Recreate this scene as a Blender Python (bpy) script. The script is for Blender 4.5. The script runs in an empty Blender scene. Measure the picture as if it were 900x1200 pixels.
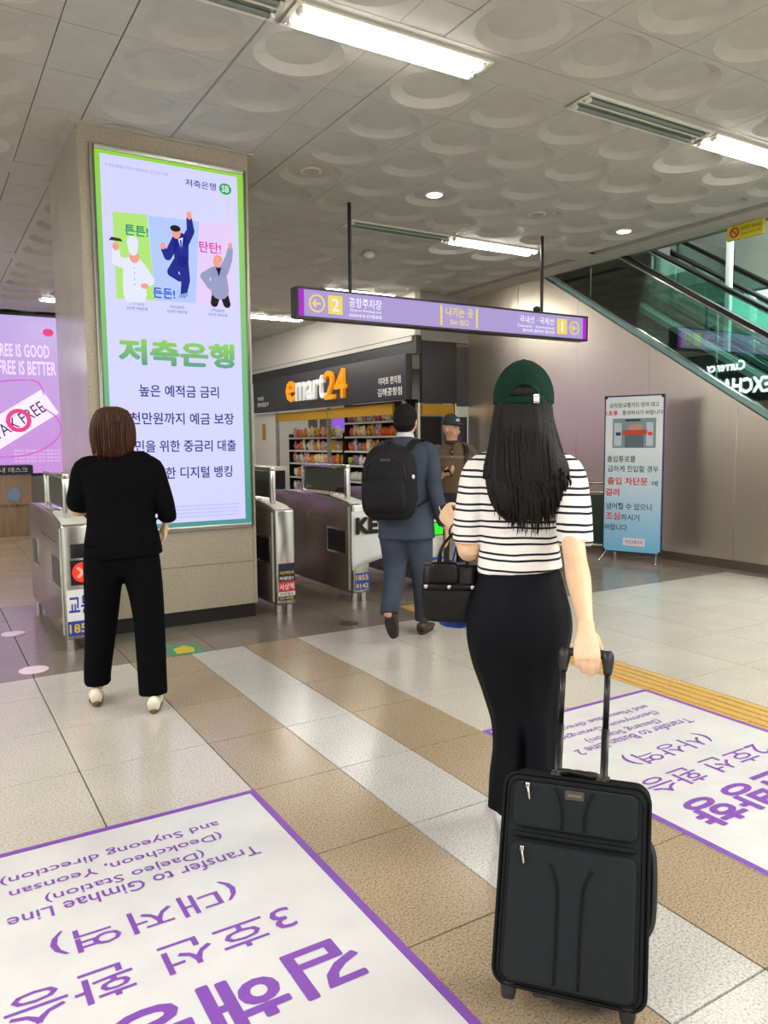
import bpy, bmesh, math, random
from mathutils import Vector, Matrix
random.seed(7)
SC = bpy.context.scene
COL = SC.collection
PI = math.pi

# ------------------------------------------------------------------ camera, world, exposure
CAM_H = 1.45
FPX, PITCH, ROLL, YAW = 896.735, 0.0922869, -0.00898356, 0.542968
_cp, _sp = math.cos(PITCH), math.sin(PITCH)
_F = Vector((math.sin(YAW) * _cp, math.cos(YAW) * _cp, -_sp))
_R = Vector((math.cos(YAW), -math.sin(YAW), 0))
_U = _R.cross(_F)
_R2 = _R * math.cos(ROLL) + _U * math.sin(ROLL)
_U2 = -_R * math.sin(ROLL) + _U * math.cos(ROLL)
cd = bpy.data.cameras.new('camera')
cam = bpy.data.objects.new('camera', cd)
COL.objects.link(cam)
cd.sensor_fit = 'HORIZONTAL'
cd.sensor_width = 36.0
cd.lens = 36.0 * FPX / 900.0
cd.clip_start = 0.05
cam.matrix_world = Matrix(((_R2.x, _U2.x, -_F.x, 0), (_R2.y, _U2.y, -_F.y, 0), (_R2.z, _U2.z, -_F.z, CAM_H), (0, 0, 0, 1)))
SC.camera = cam
SC.view_settings.view_transform = 'Standard'
SC.view_settings.look = 'None'
SC.view_settings.gamma = 1.0
SC.view_settings.exposure = -0.12
wd = bpy.data.worlds.new('world')
SC.world = wd
wd.use_nodes = True
_bg = wd.node_tree.nodes['Background']
_bg.inputs[0].default_value = (1.0, 0.97, 0.92, 1)
_bg.inputs[1].default_value = 1.4
TUBE_W = 40.0     # strength of the fluorescent tubes

def hall_light(name, loc, sx, sy, power, rot=(0, 0, 0), color=(1, 0.97, 0.93)):
    l = bpy.data.lights.new(name, 'AREA')
    l.shape = 'RECTANGLE'; l.size = sx; l.size_y = sy; l.energy = power; l.color = color
    o = bpy.data.objects.new(name, l); COL.objects.link(o)
    o.location = loc; o.rotation_euler = rot
    return o
# ceiling light rows of the concourse that continue behind the photographer, the shop's and the upper hall's light, and two added fill lights
hall_light('concourse_and_fill_light', (1.5, -2.8, 3.68), 7, 0.3, 380)
hall_light('concourse_and_fill_light', (-3.2, 2.6, 3.68), 0.3, 6, 420)
hall_light('concourse_and_fill_light', (-3.0, 10.5, 3.68), 4.0, 0.3, 260)  # unseen fill added at far left, brightens what the steel wall reflects
hall_light('concourse_and_fill_light', (5.6, 0.4, 3.68), 3.6, 0.3, 240)
hall_light('shop_and_fill_light', (7.9, 13.2, 2.95), 1.2, 5.0, 90)
hall_light('shop_and_fill_light', (5.0, 12.9, 3.66), 0.3, 5.0, 60)  # fill added out in the hall to brighten the shop facade
hall_light('upper_hall_light', (9.6, 3.2, 6.6), 3.0, 6.0, 900, color=(0.85, 1, 0.95))

# ------------------------------------------------------------------ materials
def S(r, g, b):
    def c(u):
        u /= 255.0
        return u / 12.92 if u <= 0.04045 else ((u + 0.055) / 1.055) ** 2.4
    return (c(r), c(g), c(b), 1.0)

MATS = {}
def mat(name, col, rough=0.5, metal=0.0, emit=0.0, noise=None, bump=None, spec=0.5, alpha=None, trans=0.0, stretch=None, coat=0.0):
    """noise=(scale, colour2, amount)   bump=(scale, strength)"""
    if name in MATS: return MATS[name]
    m = bpy.data.materials.new(name); m.use_nodes = True
    nt = m.node_tree; N = nt.nodes; L = nt.links
    b = N['Principled BSDF']
    b.inputs['Base Color'].default_value = col
    b.inputs['Roughness'].default_value = rough
    b.inputs['Metallic'].default_value = metal
    b.inputs['Specular IOR Level'].default_value = spec
    b.inputs['Coat Weight'].default_value = coat
    b.inputs['Coat Roughness'].default_value = 0.08
    if trans: b.inputs['Transmission Weight'].default_value = trans
    if alpha is not None: b.inputs['Alpha'].default_value = alpha
    src = None
    def coords():
        nonlocal src
        if src is None:
            g = N.new('ShaderNodeNewGeometry'); mp = N.new('ShaderNodeMapping')
            if stretch: mp.inputs['Scale'].default_value = stretch
            L.new(g.outputs['Position'], mp.inputs['Vector']); src = mp.outputs['Vector']
        return src
    if noise:
        n = N.new('ShaderNodeTexNoise'); n.inputs['Scale'].default_value = noise[0]; n.inputs['Detail'].default_value = 3
        L.new(coords(), n.inputs['Vector'])
        r = N.new('ShaderNodeMapRange'); r.inputs['From Min'].default_value = 0.5 - 0.16; r.inputs['From Max'].default_value = 0.5 + 0.16
        r.inputs['To Max'].default_value = noise[2]
        L.new(n.outputs['Fac'], r.inputs['Value'])
        mx = N.new('ShaderNodeMix'); mx.data_type = 'RGBA'
        mx.inputs['A'].default_value = col; mx.inputs['B'].default_value = noise[1]
        L.new(r.outputs['Result'], mx.inputs['Factor']); L.new(mx.outputs['Result'], b.inputs['Base Color'])
    if bump:
        n2 = N.new('ShaderNodeTexNoise'); n2.inputs['Scale'].default_value = bump[0]; n2.inputs['Detail'].default_value = 4
        L.new(coords(), n2.inputs['Vector'])
        bp = N.new('ShaderNodeBump'); bp.inputs['Strength'].default_value = bump[1]; bp.inputs['Distance'].default_value = 0.01
        L.new(n2.outputs['Fac'], bp.inputs['Height']); L.new(bp.outputs['Normal'], b.inputs['Normal'])
    if emit:
        b.inputs['Emission Color'].default_value = col
        b.inputs['Emission Strength'].default_value = emit
    MATS[name] = m
    return m

def lit(name, col, e=1.0):
    """backlit print: its light is its own, little of the room's light on top"""
    m = mat(name, col, 0.5, emit=e, spec=.06)
    m.node_tree.nodes['Principled BSDF'].inputs['Base Color'].default_value = (col[0] * .15, col[1] * .15, col[2] * .15, 1)
    return m

def zgrad(name, z0, c0, z1, c1, e):
    m = bpy.data.materials.new(name); m.use_nodes = True
    nt = m.node_tree; N = nt.nodes; L = nt.links; b = N['Principled BSDF']
    g = N.new('ShaderNodeTexCoord'); sp = N.new('ShaderNodeSeparateXYZ'); r = N.new('ShaderNodeMapRange')
    r.inputs['From Min'].default_value = z0; r.inputs['From Max'].default_value = z1
    L.new(g.outputs['Object'], sp.inputs[0]); L.new(sp.outputs['Z'], r.inputs['Value'])
    mx = N.new('ShaderNodeMix'); mx.data_type = 'RGBA'; mx.inputs['A'].default_value = c0; mx.inputs['B'].default_value = c1
    L.new(r.outputs['Result'], mx.inputs['Factor'])
    if e:
        L.new(mx.outputs['Result'], b.inputs['Emission Color']); b.inputs['Emission Strength'].default_value = e
        b.inputs['Base Color'].default_value = (.05, .05, .05, 1)
    else:
        L.new(mx.outputs['Result'], b.inputs['Base Color'])
    b.inputs['Roughness'].default_value = 0.4
    MATS[name] = m
    return m

def granite(name, base, dark, light, rough=0.22, scale=135):
    m = bpy.data.materials.new(name); m.use_nodes = True
    nt = m.node_tree; N = nt.nodes; L = nt.links; b = N['Principled BSDF']
    g = N.new('ShaderNodeNewGeometry')
    n = N.new('ShaderNodeTexNoise'); n.inputs['Scale'].default_value = scale; n.inputs['Detail'].default_value = 2.5; n.inputs['Roughness'].default_value = .6
    n2 = N.new('ShaderNodeTexNoise'); n2.inputs['Scale'].default_value = 2.2; n2.inputs['Detail'].default_value = 3
    L.new(g.outputs['Position'], n.inputs['Vector']); L.new(g.outputs['Position'], n2.inputs['Vector'])
    r = N.new('ShaderNodeValToRGB'); e = r.color_ramp.elements
    e[0].position = 0.30; e[0].color = dark; e[1].position = 0.70; e[1].color = light
    mid = e.new(0.48); mid.color = base
    L.new(n.outputs['Fac'], r.inputs['Fac'])
    mx = N.new('ShaderNodeMix'); mx.data_type = 'RGBA'; mx.blend_type = 'MULTIPLY'; mx.inputs['Factor'].default_value = .35
    r2 = N.new('ShaderNodeValToRGB'); r2.color_ramp.elements[0].position = .3; r2.color_ramp.elements[0].color = (.72, .72, .72, 1); r2.color_ramp.elements[1].position = .7
    L.new(n2.outputs['Fac'], r2.inputs['Fac'])
    L.new(r.outputs['Color'], mx.inputs['A']); L.new(r2.outputs['Color'], mx.inputs['B'])
    L.new(mx.outputs['Result'], b.inputs['Base Color'])
    r3 = N.new('ShaderNodeMapRange'); r3.inputs['To Min'].default_value = rough - .05; r3.inputs['To Max'].default_value = rough + .09
    L.new(n2.outputs['Fac'], r3.inputs['Value']); L.new(r3.outputs['Result'], b.inputs['Roughness'])
    MATS[name] = m
    return m

def steel(name, col, rough, aniso_scale=(6, 6, 260), bstr=0.06, metal=1.0):
    m = bpy.data.materials.new(name); m.use_nodes = True
    nt = m.node_tree; N = nt.nodes; L = nt.links; b = N['Principled BSDF']
    b.inputs['Base Color'].default_value = col; b.inputs['Metallic'].default_value = metal
    g = N.new('ShaderNodeNewGeometry'); mp = N.new('ShaderNodeMapping'); mp.inputs['Scale'].default_value = aniso_scale
    L.new(g.outputs['Position'], mp.inputs['Vector'])
    n = N.new('ShaderNodeTexNoise'); n.inputs['Scale'].default_value = 1; n.inputs['Detail'].default_value = 4
    L.new(mp.outputs['Vector'], n.inputs['Vector'])
    bp = N.new('ShaderNodeBump'); bp.inputs['Strength'].default_value = bstr; bp.inputs['Distance'].default_value = 0.01
    L.new(n.outputs['Fac'], bp.inputs['Height'])
    n3 = N.new('ShaderNodeTexNoise'); n3.inputs['Scale'].default_value = 1.3; n3.inputs['Detail'].default_value = 1
    L.new(g.outputs['Position'], n3.inputs['Vector'])
    bp2 = N.new('ShaderNodeBump'); bp2.inputs['Strength'].default_value = .25; bp2.inputs['Distance'].default_value = 0.02
    L.new(n3.outputs['Fac'], bp2.inputs['Height']); L.new(bp.outputs['Normal'], bp2.inputs['Normal'])
    L.new(bp2.outputs['Normal'], b.inputs['Normal'])
    r3 = N.new('ShaderNodeMapRange'); r3.inputs['To Min'].default_value = rough - .06; r3.inputs['To Max'].default_value = rough + .06
    L.new(n.outputs['Fac'], r3.inputs['Value']); L.new(r3.outputs['Result'], b.inputs['Roughness'])
    MATS[name] = m
    return m

def glass(name, tint, mixf=0.25, rough=0.02):
    """thin tinted pane: see-through with a mirror sheen by angle"""
    m = bpy.data.materials.new(name); m.use_nodes = True
    nt = m.node_tree; N = nt.nodes; L = nt.links
    for n in list(N):
        if n.type == 'BSDF_PRINCIPLED': N.remove(n)
    out = N['Material Output']
    t = N.new('ShaderNodeBsdfTransparent'); t.inputs[0].default_value = tint
    gl = N.new('ShaderNodeBsdfGlossy'); gl.inputs['Roughness'].default_value = rough; gl.inputs[0].default_value = (.9, 1, .97, 1)
    fr = N.new('ShaderNodeFresnel'); fr.inputs[0].default_value = 1.5
    ad = N.new('ShaderNodeMath'); ad.operation = 'MULTIPLY_ADD'; ad.inputs[1].default_value = 1.6; ad.inputs[2].default_value = mixf
    ad.use_clamp = True
    L.new(fr.outputs[0], ad.inputs[0])
    mx = N.new('ShaderNodeMixShader'); L.new(ad.outputs[0], mx.inputs[0]); L.new(t.outputs[0], mx.inputs[1]); L.new(gl.outputs[0], mx.inputs[2])
    L.new(mx.outputs[0], out.inputs[0])
    MATS[name] = m
    return m

# ------------------------------------------------------------------ mesh builder
class MB:
    def __init__(s): s.v = []; s.f = []
    def add(s, vs, fs):
        k = len(s.v); s.v += [tuple(v) for v in vs]; s.f += [tuple(i + k for i in f) for f in fs]; return s
    def box(s, x0, y0, z0, x1, y1, z1):
        if x0 > x1: x0, x1 = x1, x0
        if y0 > y1: y0, y1 = y1, y0
        if z0 > z1: z0, z1 = z1, z0
        return s.add([(x0, y0, z0), (x1, y0, z0), (x1, y1, z0), (x0, y1, z0), (x0, y0, z1), (x1, y0, z1), (x1, y1, z1), (x0, y1, z1)],
                     [(0, 3, 2, 1), (4, 5, 6, 7), (0, 1, 5, 4), (1, 2, 6, 5), (2, 3, 7, 6), (3, 0, 4, 7)])
    def obox(s, c, ax, ay, az, hx, hy, hz):
        c = Vector(c); ax = Vector(ax).normalized() * hx; ay = Vector(ay).normalized() * hy; az = Vector(az).normalized() * hz
        vs = [c + i * ax + j * ay + k * az for k in (-1, 1) for (i, j) in ((-1, -1), (1, -1), (1, 1), (-1, 1))]
        return s.add(vs, [(0, 3, 2, 1), (4, 5, 6, 7), (0, 1, 5, 4), (1, 2, 6, 5), (2, 3, 7, 6), (3, 0, 4, 7)])
    def prism(s, pts, axis, a, b):
        """pts 2D outline extruded along an axis: 'x' -> pts are (y,z); 'y' -> (x,z); 'z' -> (x,y)"""
        def P(p, t): return {'x': (t, p[0], p[1]), 'y': (p[0], t, p[1]), 'z': (p[0], p[1], t)}[axis]
        n = len(pts)
        return s.add([P(p, a) for p in pts] + [P(p, b) for p in pts],
                     [tuple(range(n))[::-1], tuple(range(n, 2 * n))] + [(i, (i + 1) % n, n + (i + 1) % n, n + i) for i in range(n)])
    def cyl(s, p0, p1, r, n=12, r2=None):
        return s.loft([(*p0, r, r), (*p1, r2 if r2 is not None else r, r2 if r2 is not None else r)], n=n, sub=1)
    def loft(s, st, n=16, sub=4, ref=(1, 0, 0), rmod=None, power=2.0, caps=True):
        """stations (x, y, z, rx, ry); rx lies along ref"""
        st = [tuple(map(float, q)) for q in st]
        if sub > 1 and len(st) > 2:
            out = []
            for i in range(len(st) - 1):
                p0 = st[max(i - 1, 0)]; p1 = st[i]; p2 = st[i + 1]; p3 = st[min(i + 2, len(st) - 1)]
                for k in range(sub):
                    t = k / sub
                    out.append(tuple(0.5 * ((2 * b) + (-a + c) * t + (2 * a - 5 * b + 4 * c - d) * t * t + (-a + 3 * b - 3 * c + d) * t ** 3)
                                     for a, b, c, d in zip(p0, p1, p2, p3)))
            out.append(st[-1]); st = out
        P = [Vector(q[:3]) for q in st]; m = len(P)
        ref = Vector(ref); rings = []; vs = []
        for i in range(m):
            t = (P[min(i + 1, m - 1)] - P[max(i - 1, 0)])
            t = t.normalized() if t.length > 1e-9 else Vector((0, 0, 1))
            a = ref - t * ref.dot(t)
            if a.length < 1e-4: a = Vector((0, 1, 0)) - t * t.y
            a.normalize(); b = t.cross(a)
            for k in range(n):
                th = 2 * PI * k / n; c_, s_ = math.cos(th), math.sin(th)
                if power != 2.0:
                    c_ = math.copysign(abs(c_) ** (2 / power), c_); s_ = math.copysign(abs(s_) ** (2 / power), s_)
                q = rmod(i / (m - 1), th, P[i]) if rmod else 1.0
                vs.append(P[i] + a * (max(st[i][3], 1e-4) * c_ * q) + b * (max(st[i][4], 1e-4) * s_ * q))
        fs = []
        for i in range(m - 1):
            for k in range(n):
                k2 = (k + 1) % n
                fs.append((i * n + k, i * n + k2, (i + 1) * n + k2, (i + 1) * n + k))
        if caps:
            fs.append(tuple(range(n))[::-1]); fs.append(tuple((m - 1) * n + k for k in range(n)))
        return s.add(vs, fs)
    def ell(s, c, r, nu=16, nv=10, rot=None, zmin=-1.0, fn=None):
        c = Vector(c); vs = []; fs = []
        a0 = math.asin(max(-1, zmin))
        for j in range(nv + 1):
            ph = a0 + (PI / 2 - a0) * j / nv
            for i in range(nu):
                th = 2 * PI * i / nu
                p = Vector((math.cos(ph) * math.cos(th), math.cos(ph) * math.sin(th), math.sin(ph)))
                if fn: p = fn(p)
                p = Vector((p.x * r[0], p.y * r[1], p.z * r[2]))
                if rot: p = rot @ p
                vs.append(c + p)
        for j in range(nv):
            for i in range(nu):
                i2 = (i + 1) % nu
                fs.append((j * nu + i, j * nu + i2, (j + 1) * nu + i2, (j + 1) * nu + i))
        fs.append(tuple(range(nu))[::-1])
        return s.add(vs, fs)
    def tube(s, pts, r, n=8, sub=4):
        return s.loft([(*p, r, r) for p in pts], n=n, sub=sub)

MESH_POST = {}
def minv(parent):
    M = Matrix.Identity(4)
    p = parent
    while p is not None:
        M = p.matrix_basis @ M; p = p.parent
    return M.inverted()

def link(name, me, m, parent=None):
    o = bpy.data.objects.new(name, me); COL.objects.link(o)
    if m is not None: me.materials.append(m)
    if parent is not None: o.parent = parent
    return o

def build(mb, name, m, parent=None, smooth=False, bevel=0.0, seg=2, local=False, voxel=0.0, sm_it=4, loc=None, angle=40):
    """links one mesh; coordinates are the world's unless local"""
    vs = mb.v
    off = None
    if parent is not None and not local:
        I = minv(parent); vs = [tuple(I @ Vector(v)) for v in vs]
    if parent is None and loc is not None:
        vs = [(v[0] - loc[0], v[1] - loc[1], v[2] - loc[2]) for v in vs]
    me = bpy.data.meshes.new(name); me.from_pydata(vs, [], mb.f); me.update()
    bm = bmesh.new(); bm.from_mesh(me)
    bmesh.ops.remove_doubles(bm, verts=bm.verts, dist=1e-6)
    if bevel > 0:
        es = [e for e in bm.edges if len(e.link_faces) == 2 and e.calc_face_angle(0) > 0.5]
        bmesh.ops.bevel(bm, geom=es, offset=bevel, segments=seg, affect='EDGES', profile=0.5, clamp_overlap=True)
    bmesh.ops.recalc_face_normals(bm, faces=bm.faces)
    bm.to_mesh(me); bm.free()
    o = link(name, me, m, parent)
    if loc is not None and parent is None: o.location = loc
    if voxel > 0:
        md = o.modifiers.new('r', 'REMESH'); md.mode = 'VOXEL'; md.voxel_size = voxel
        if sm_it:
            s2 = o.modifiers.new('s', 'SMOOTH'); s2.iterations = sm_it; s2.factor = .5
        dg = bpy.context.evaluated_depsgraph_get(); dg.update()
        me2 = bpy.data.meshes.new_from_object(o.evaluated_get(dg))
        o.modifiers.clear(); o.data = me2; me2.name = name
        if m is not None and not me2.materials: me2.materials.append(m)
        smooth = True
    if smooth:
        for p in o.data.polygons: p.use_smooth = True
    elif bevel > 0 or angle:
        try:
            o.data.polygons.foreach_set('use_smooth', [True] * len(o.data.polygons))
            o.data.set_sharp_from_angle(angle=math.radians(angle))
        except Exception: pass
    return o

def thing(name, label, cat, loc=(0, 0, 0), rz=0.0, group=None):
    o = bpy.data.objects.new(name, None); COL.objects.link(o)
    o.location = loc; o.rotation_euler = (0, 0, rz); o.empty_display_size = 0.1
    o['label'] = label; o['category'] = cat
    if group: o['group'] = group
    return o
def tag(o, label, cat, group=None):
    o['label'] = label; o['category'] = cat
    if group: o['group'] = group
    return o
def struct(mb, name, m, bevel=0.0, **k):
    o = build(mb, name, m, bevel=bevel, **k); o['kind'] = 'structure'; return o
def B(*a): return MB().box(*a)

def text(body, c, xd, yd, m, parent, w=None, h=None, name='lettering', bold=0.0, depth=0.0, maxw=None, smooth_res=2, shear=0.0):
    """flat lettering centred on the world point c, reading along xd, its top towards yd"""
    cu = bpy.data.curves.new('t', 'FONT'); cu.body = body; cu.offset = bold if bold <= .012 else .008; cu.resolution_u = smooth_res; cu.extrude = depth; cu.shear = shear
    t = bpy.data.objects.new('t', cu); COL.objects.link(t)
    dg = bpy.context.evaluated_depsgraph_get(); dg.update()
    me = bpy.data.meshes.new_from_object(t.evaluated_get(dg))
    bpy.data.objects.remove(t); bpy.data.curves.remove(cu)
    if bold > .012 and depth == 0:      # heavier weight: the glyphs laid over themselves, a hair apart
        vs0 = [v.co.copy() for v in me.vertices]; fs0 = [tuple(p.vertices) for p in me.polygons]; vs = []; fs = []
        offs = [(0, 0)] + [(math.cos(a) * (bold - .008), math.sin(a) * (bold - .008)) for a in [PI * k / 4 for k in range(8)]]
        for q, (dx, dy) in enumerate(offs):
            k0 = len(vs); vs += [(v.x + dx, v.y + dy, q * 2e-6) for v in vs0]; fs += [tuple(i + k0 for i in f) for f in fs0]
        me = bpy.data.meshes.new(name); me.from_pydata(vs, [], fs); me.update()
    xs = [v.co.x for v in me.vertices]; ys = [v.co.y for v in me.vertices]
    x0, x1, y0, y1 = min(xs), max(xs), min(ys), max(ys)
    sy = h / (y1 - y0) if h else None; sx = w / (x1 - x0) if w else None
    if sx is None: sx = sy
    if sy is None: sy = sx
    xd = Vector(xd).normalized(); yd = Vector(yd).normalized(); zd = xd.cross(yd); c = Vector(c)
    I = minv(parent)
    for v in me.vertices:
        v.co = I @ (c + xd * ((v.co.x - (x0 + x1) / 2) * sx) + yd * ((v.co.y - (y0 + y1) / 2) * sy) + zd * (v.co.z * 1.0))
    me.materials.clear()
    return link(name, me, m, parent)

def copy_tree(o, parent=None):
    c = o.copy(); COL.objects.link(c); c.parent = parent
    for ch in list(o.children): copy_tree(ch, c)
    return c

# ------------------------------------------------------------------ shared materials
M_light = granite('granite_light_grey', S(196, 190, 178), S(148, 143, 132), S(214, 210, 198), .17)
M_white = granite('granite_pale_stripe', S(190, 188, 180), S(136, 136, 130), S(212, 212, 206), .17)
M_beige = granite('granite_beige_stripe', S(164, 144, 118), S(116, 99, 78), S(186, 168, 142), .19)
M_dark = granite('granite_brown_grey', S(128, 120, 106), S(96, 89, 78), S(146, 138, 124), .15)
M_pill = granite('granite_pillar', S(168, 158, 138), S(128, 119, 102), S(184, 175, 156), .28, 110)
M_pillg = mat('pillar_polished_side', S(176, 172, 156), .18, noise=(1.6, S(150, 145, 130), .6))
M_ceil = mat('ceiling_paint', S(186, 185, 176), .6, noise=(9, S(174, 173, 164), .6))
M_wallw = mat('white_wall', S(232, 228, 218), .5)
M_steelw = steel('brushed_steel_wall', S(226, 217, 198), .30, (2, 2, 160), .018, metal=.86)
M_steel = steel('satin_steel', S(205, 205, 198), .24, (60, 60, 4), .03)
M_steeld = steel('dark_mirror_steel', S(138, 124, 116), .24, (3, 3, 120), .03, metal=.5)
M_chrome = mat('chrome', S(220, 220, 218), .12, 1.0)
M_black = mat('black_plastic', S(16, 16, 18), .35)
M_blackm = mat('black_matte', S(12, 12, 13), .7)
M_fascia = mat('charcoal_fascia', S(66, 65, 70), .5)
M_fascd = mat('charcoal_panel', S(58, 58, 62), .45)
M_yel = mat('mustard_band', S(196, 146, 30), .5)
M_tact = mat('tactile_yellow', S(204, 166, 92), .4, noise=(60, S(184, 148, 82), .6))
M_purple = mat('sticker_purple', S(124, 72, 168), .4)
M_sheet = mat('sticker_white', S(212, 212, 212), .3, noise=(5, S(198, 198, 200), .7))
M_tube = lit('fluorescent_tube', (1.0, .95, .86, 1), TUBE_W)
M_fixt = mat('fixture_white_metal', S(222, 220, 208), .4)
M_fixd = mat('fixture_reflector', S(150, 160, 150), .2, .8)
M_glass = glass('teal_glass', (.74, .92, .88, 1), .08)
M_glassl = glass('clear_glass', (.86, .93, .90, 1), .05)

# ------------------------------------------------------------------ floor
floor = struct(B(-7, -6, -.12, 7.72, 19, -.012), 'floor', mat('grout', S(92, 86, 78), .7))
def tile_mesh(w, l, m, name):
    mb = MB(); g = .0022; b = .003
    x, y = w / 2 - g, l / 2 - g
    mb.add([(-x, -y, -.012), (x, -y, -.012), (x, y, -.012), (-x, y, -.012), (-x + b * .4, -y + b * .4, 0), (x - b * .4, -y + b * .4, 0), (x - b * .4, y - b * .4, 0), (-x + b * .4, y - b * .4, 0)],
           [(4, 5, 6, 7), (0, 1, 5, 4), (1, 2, 6, 5), (2, 3, 7, 6), (3, 0, 4, 7)])
    me = bpy.data.meshes.new(name); me.from_pydata(mb.v, [], mb.f); me.materials.append(m); return me
tiles = []
rows = [1.155 + .59 * k for k in range(-8, 7)] + [5.12]
cols = [(1.116 - .587 * (k + 1), 1.116 - .587 * k, M_light) for k in range(10)] + [(1.116, 1.52, M_beige), (1.52, 1.905, M_white), (1.905, 2.325, M_beige),
        (2.325, 2.93, M_light), (2.93, 3.53, M_light)] + [(3.835 + .6 * k, 3.835 + .6 * (k + 1), M_light) for k in range(6)] + [(7.435, 7.68, M_dark)]
for j in range(len(rows) - 1):
    for x0, x1, m in cols: tiles.append((x0, x1, rows[j], rows[j + 1], m))
dcols = [(-4.75 + .587 * k, -4.75 + .587 * (k + 1)) for k in range(14)] + [(3.835 + .6 * k, 3.835 + .6 * (k + 1)) for k in range(6)] + [(7.435, 7.68)]
dcols.insert(14, (3.468, 3.835))
yy = 5.12
for j in range(4):
    for x0, x1 in dcols: tiles.append((x0, x1, yy, yy + .6, M_dark))
    yy += .6
j = 0
while yy < 16.5:
    for i, (x0, x1) in enumerate(dcols): tiles.append((x0, x1, yy, yy + .6, M_beige if i in (9, 10) else M_light))
    yy += .6
seen = []
F3 = Vector((_F.x, _F.y)); R3 = Vector((_R.x, _R.y))
def in_view(x, y, pad=.7):
    p = Vector((x, y)); d = p.dot(F3.normalized()); l = p.dot(R3)
    return d > .9 and abs(l) < d * .52 + pad
vis = [t for t in tiles if in_view((t[0] + t[1]) / 2, (t[2] + t[3]) / 2)]
rest = [t for t in tiles if not in_view((t[0] + t[1]) / 2, (t[2] + t[3]) / 2)]
vis.sort(key=lambda t: (t[0] + t[1]) ** 2 + (t[2] + t[3]) ** 2)
near, far = vis[:285], vis[285:] + rest
cache = {}
for x0, x1, y0, y1, m in near:
    k = (round(x1 - x0, 3), round(y1 - y0, 3), m.name)
    if k not in cache: cache[k] = tile_mesh(x1 - x0, y1 - y0, m, 'floor_tile')
    o = bpy.data.objects.new('floor_tile', cache[k]); COL.objects.link(o); o.parent = floor
    o.location = ((x0 + x1) / 2, (y0 + y1) / 2, random.uniform(-.0004, .0004))
for m in (M_light, M_white, M_beige, M_dark):
    mb = MB()
    for x0, x1, y0, y1, mm in far:
        if mm is m: g = .002; mb.box(x0 + g, y0 + g, -.012, x1 - g, y1 - g, 0)
    if mb.v:
        o = build(mb, 'distant_floor_tiles', m, floor); o['kind'] = 'stuff'
# tactile paving strip: one object per paver, four bars each
mb = MB(); mb.box(-.149, -.148, -.012, .149, .148, .001)
for k in range(4): mb.box(-.118 + k * .068, -.146, .001, -.086 + k * .068, .146, .006)
tme = None
for k in range(17):
    y = .66 + .3 * k
    if tme is None:
        o = build(mb, 'tactile_tile', M_tact, None, bevel=.0015, seg=1); tme = o.data; o.parent = floor
    else:
        o = bpy.data.objects.new('tactile_tile', tme); COL.objects.link(o); o.parent = floor
    o.location = (3.683, y, 0)
mb = B(3.533, -4, -.012, 3.833, .51, .003); o = build(mb, 'distant_tactile_paving', M_tact, floor)

# floor stickers with transfer directions, read from the gate side
def floor_sheet(x0, x1, y0, y1, label, big, l2, l3, eng):
    t = thing('floor_sticker', label, 'floor sign', ((x0 + x1) / 2, (y0 + y1) / 2, 0))
    build(B(x0, y0, .0005, x1, y1, .0018), 'sheet', M_sheet, t)
    w = .028
    e = MB(); e.box(x0, y0, .0019, x1, y0 + w, .0024).box(x0, y1 - w, .0019, x1, y1, .0024).box(x0, y0 + w, .0019, x0 + w, y1 - w, .0024).box(x1 - w, y0 + w, .0019, x1, y1 - w, .0024)
    build(e, 'border', M_purple, t)
    cx = (x0 + x1) / 2
    X, Y = (-1, 0, 0), (0, -1, 0)
    text(big, (cx, 1.80, .003), X, Y, M_purple, t, w=.93, h=.205, bold=.028, smooth_res=3)
    text(l2, (cx - .02, 2.055, .003), X, Y, M_purple, t, w=.80, h=.135, bold=.004)
    text(l3, (cx, 2.285, .003), X, Y, M_purple, t, w=.56, h=.135, bold=.004)
    for (s, yc, ww) in eng: text(s, (cx, yc, .003), X, Y, M_purple, t, w=ww, h=.062, bold=.006)
floor_sheet(-.075, 1.120, .72, 2.93, 'white floor sticker with purple border and lettering, at bottom left before the woman in black',
            '김해방향', '3호선 환승', '(대저역)',
            [('Transfer to Gimhae Line 3', 2.475, .87), ('(Daejeo Station)', 2.555, .52), ('(Deokcheon, Yeonsan', 2.645, .71), ('and Suyeong direction)', 2.735, .75)])
floor_sheet(2.330, 3.530, .72, 2.93, 'white floor sticker with purple border and lettering, right of the suitcase beside the yellow strip',
            '서면방향', '2호선 환승', '(사상역)',
            [('Transfer to Busan Line 2', 2.475, .80), ('(Sasang Station)', 2.555, .52), ('(Seomyeon, Gwangan', 2.645, .70), ('and Haeundae direction)', 2.735, .76)])

# small floor plates
def disc(name, x, y, r, m, label, cat, group=None):
    mb = MB().cyl((x, y, .0006), (x, y, .004), r, 24); mb.cyl((x, y, .004), (x, y, .006), r * .8, 24)
    return tag(build(mb, name, m, loc=(x, y, 0)), label, cat, group)
M_pinkst = mat('pale_floor_dot', S(236, 214, 226), .35)
disc('floor_dot_sticker', .535, 6.42, .085, M_pinkst, 'pale round sticker on the floor at the left edge, farther from the woman in black', 'sticker')
disc('floor_dot_sticker', .55, 5.30, .09, M_pinkst, 'pale pink round sticker on the floor left of the nearer ticket gate foot', 'sticker')
disc('floor_drain', 2.86, 5.30, .075, mat('brass_drain', S(112, 92, 60), .45, .7), 'round brass floor drain cover behind the backpack man', 'drain')
t = thing('floor_guide_sticker', 'green and yellow worn floor sticker in front of the advert pillar', 'sticker', (1.50, 5.27, 0))
build(B(1.40, 5.12, .0006, 1.62, 5.40, .003), 'base_sheet', mat('sticker_green', S(30, 150, 110), .5, noise=(30, S(120, 130, 110), .5)), t)
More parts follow.
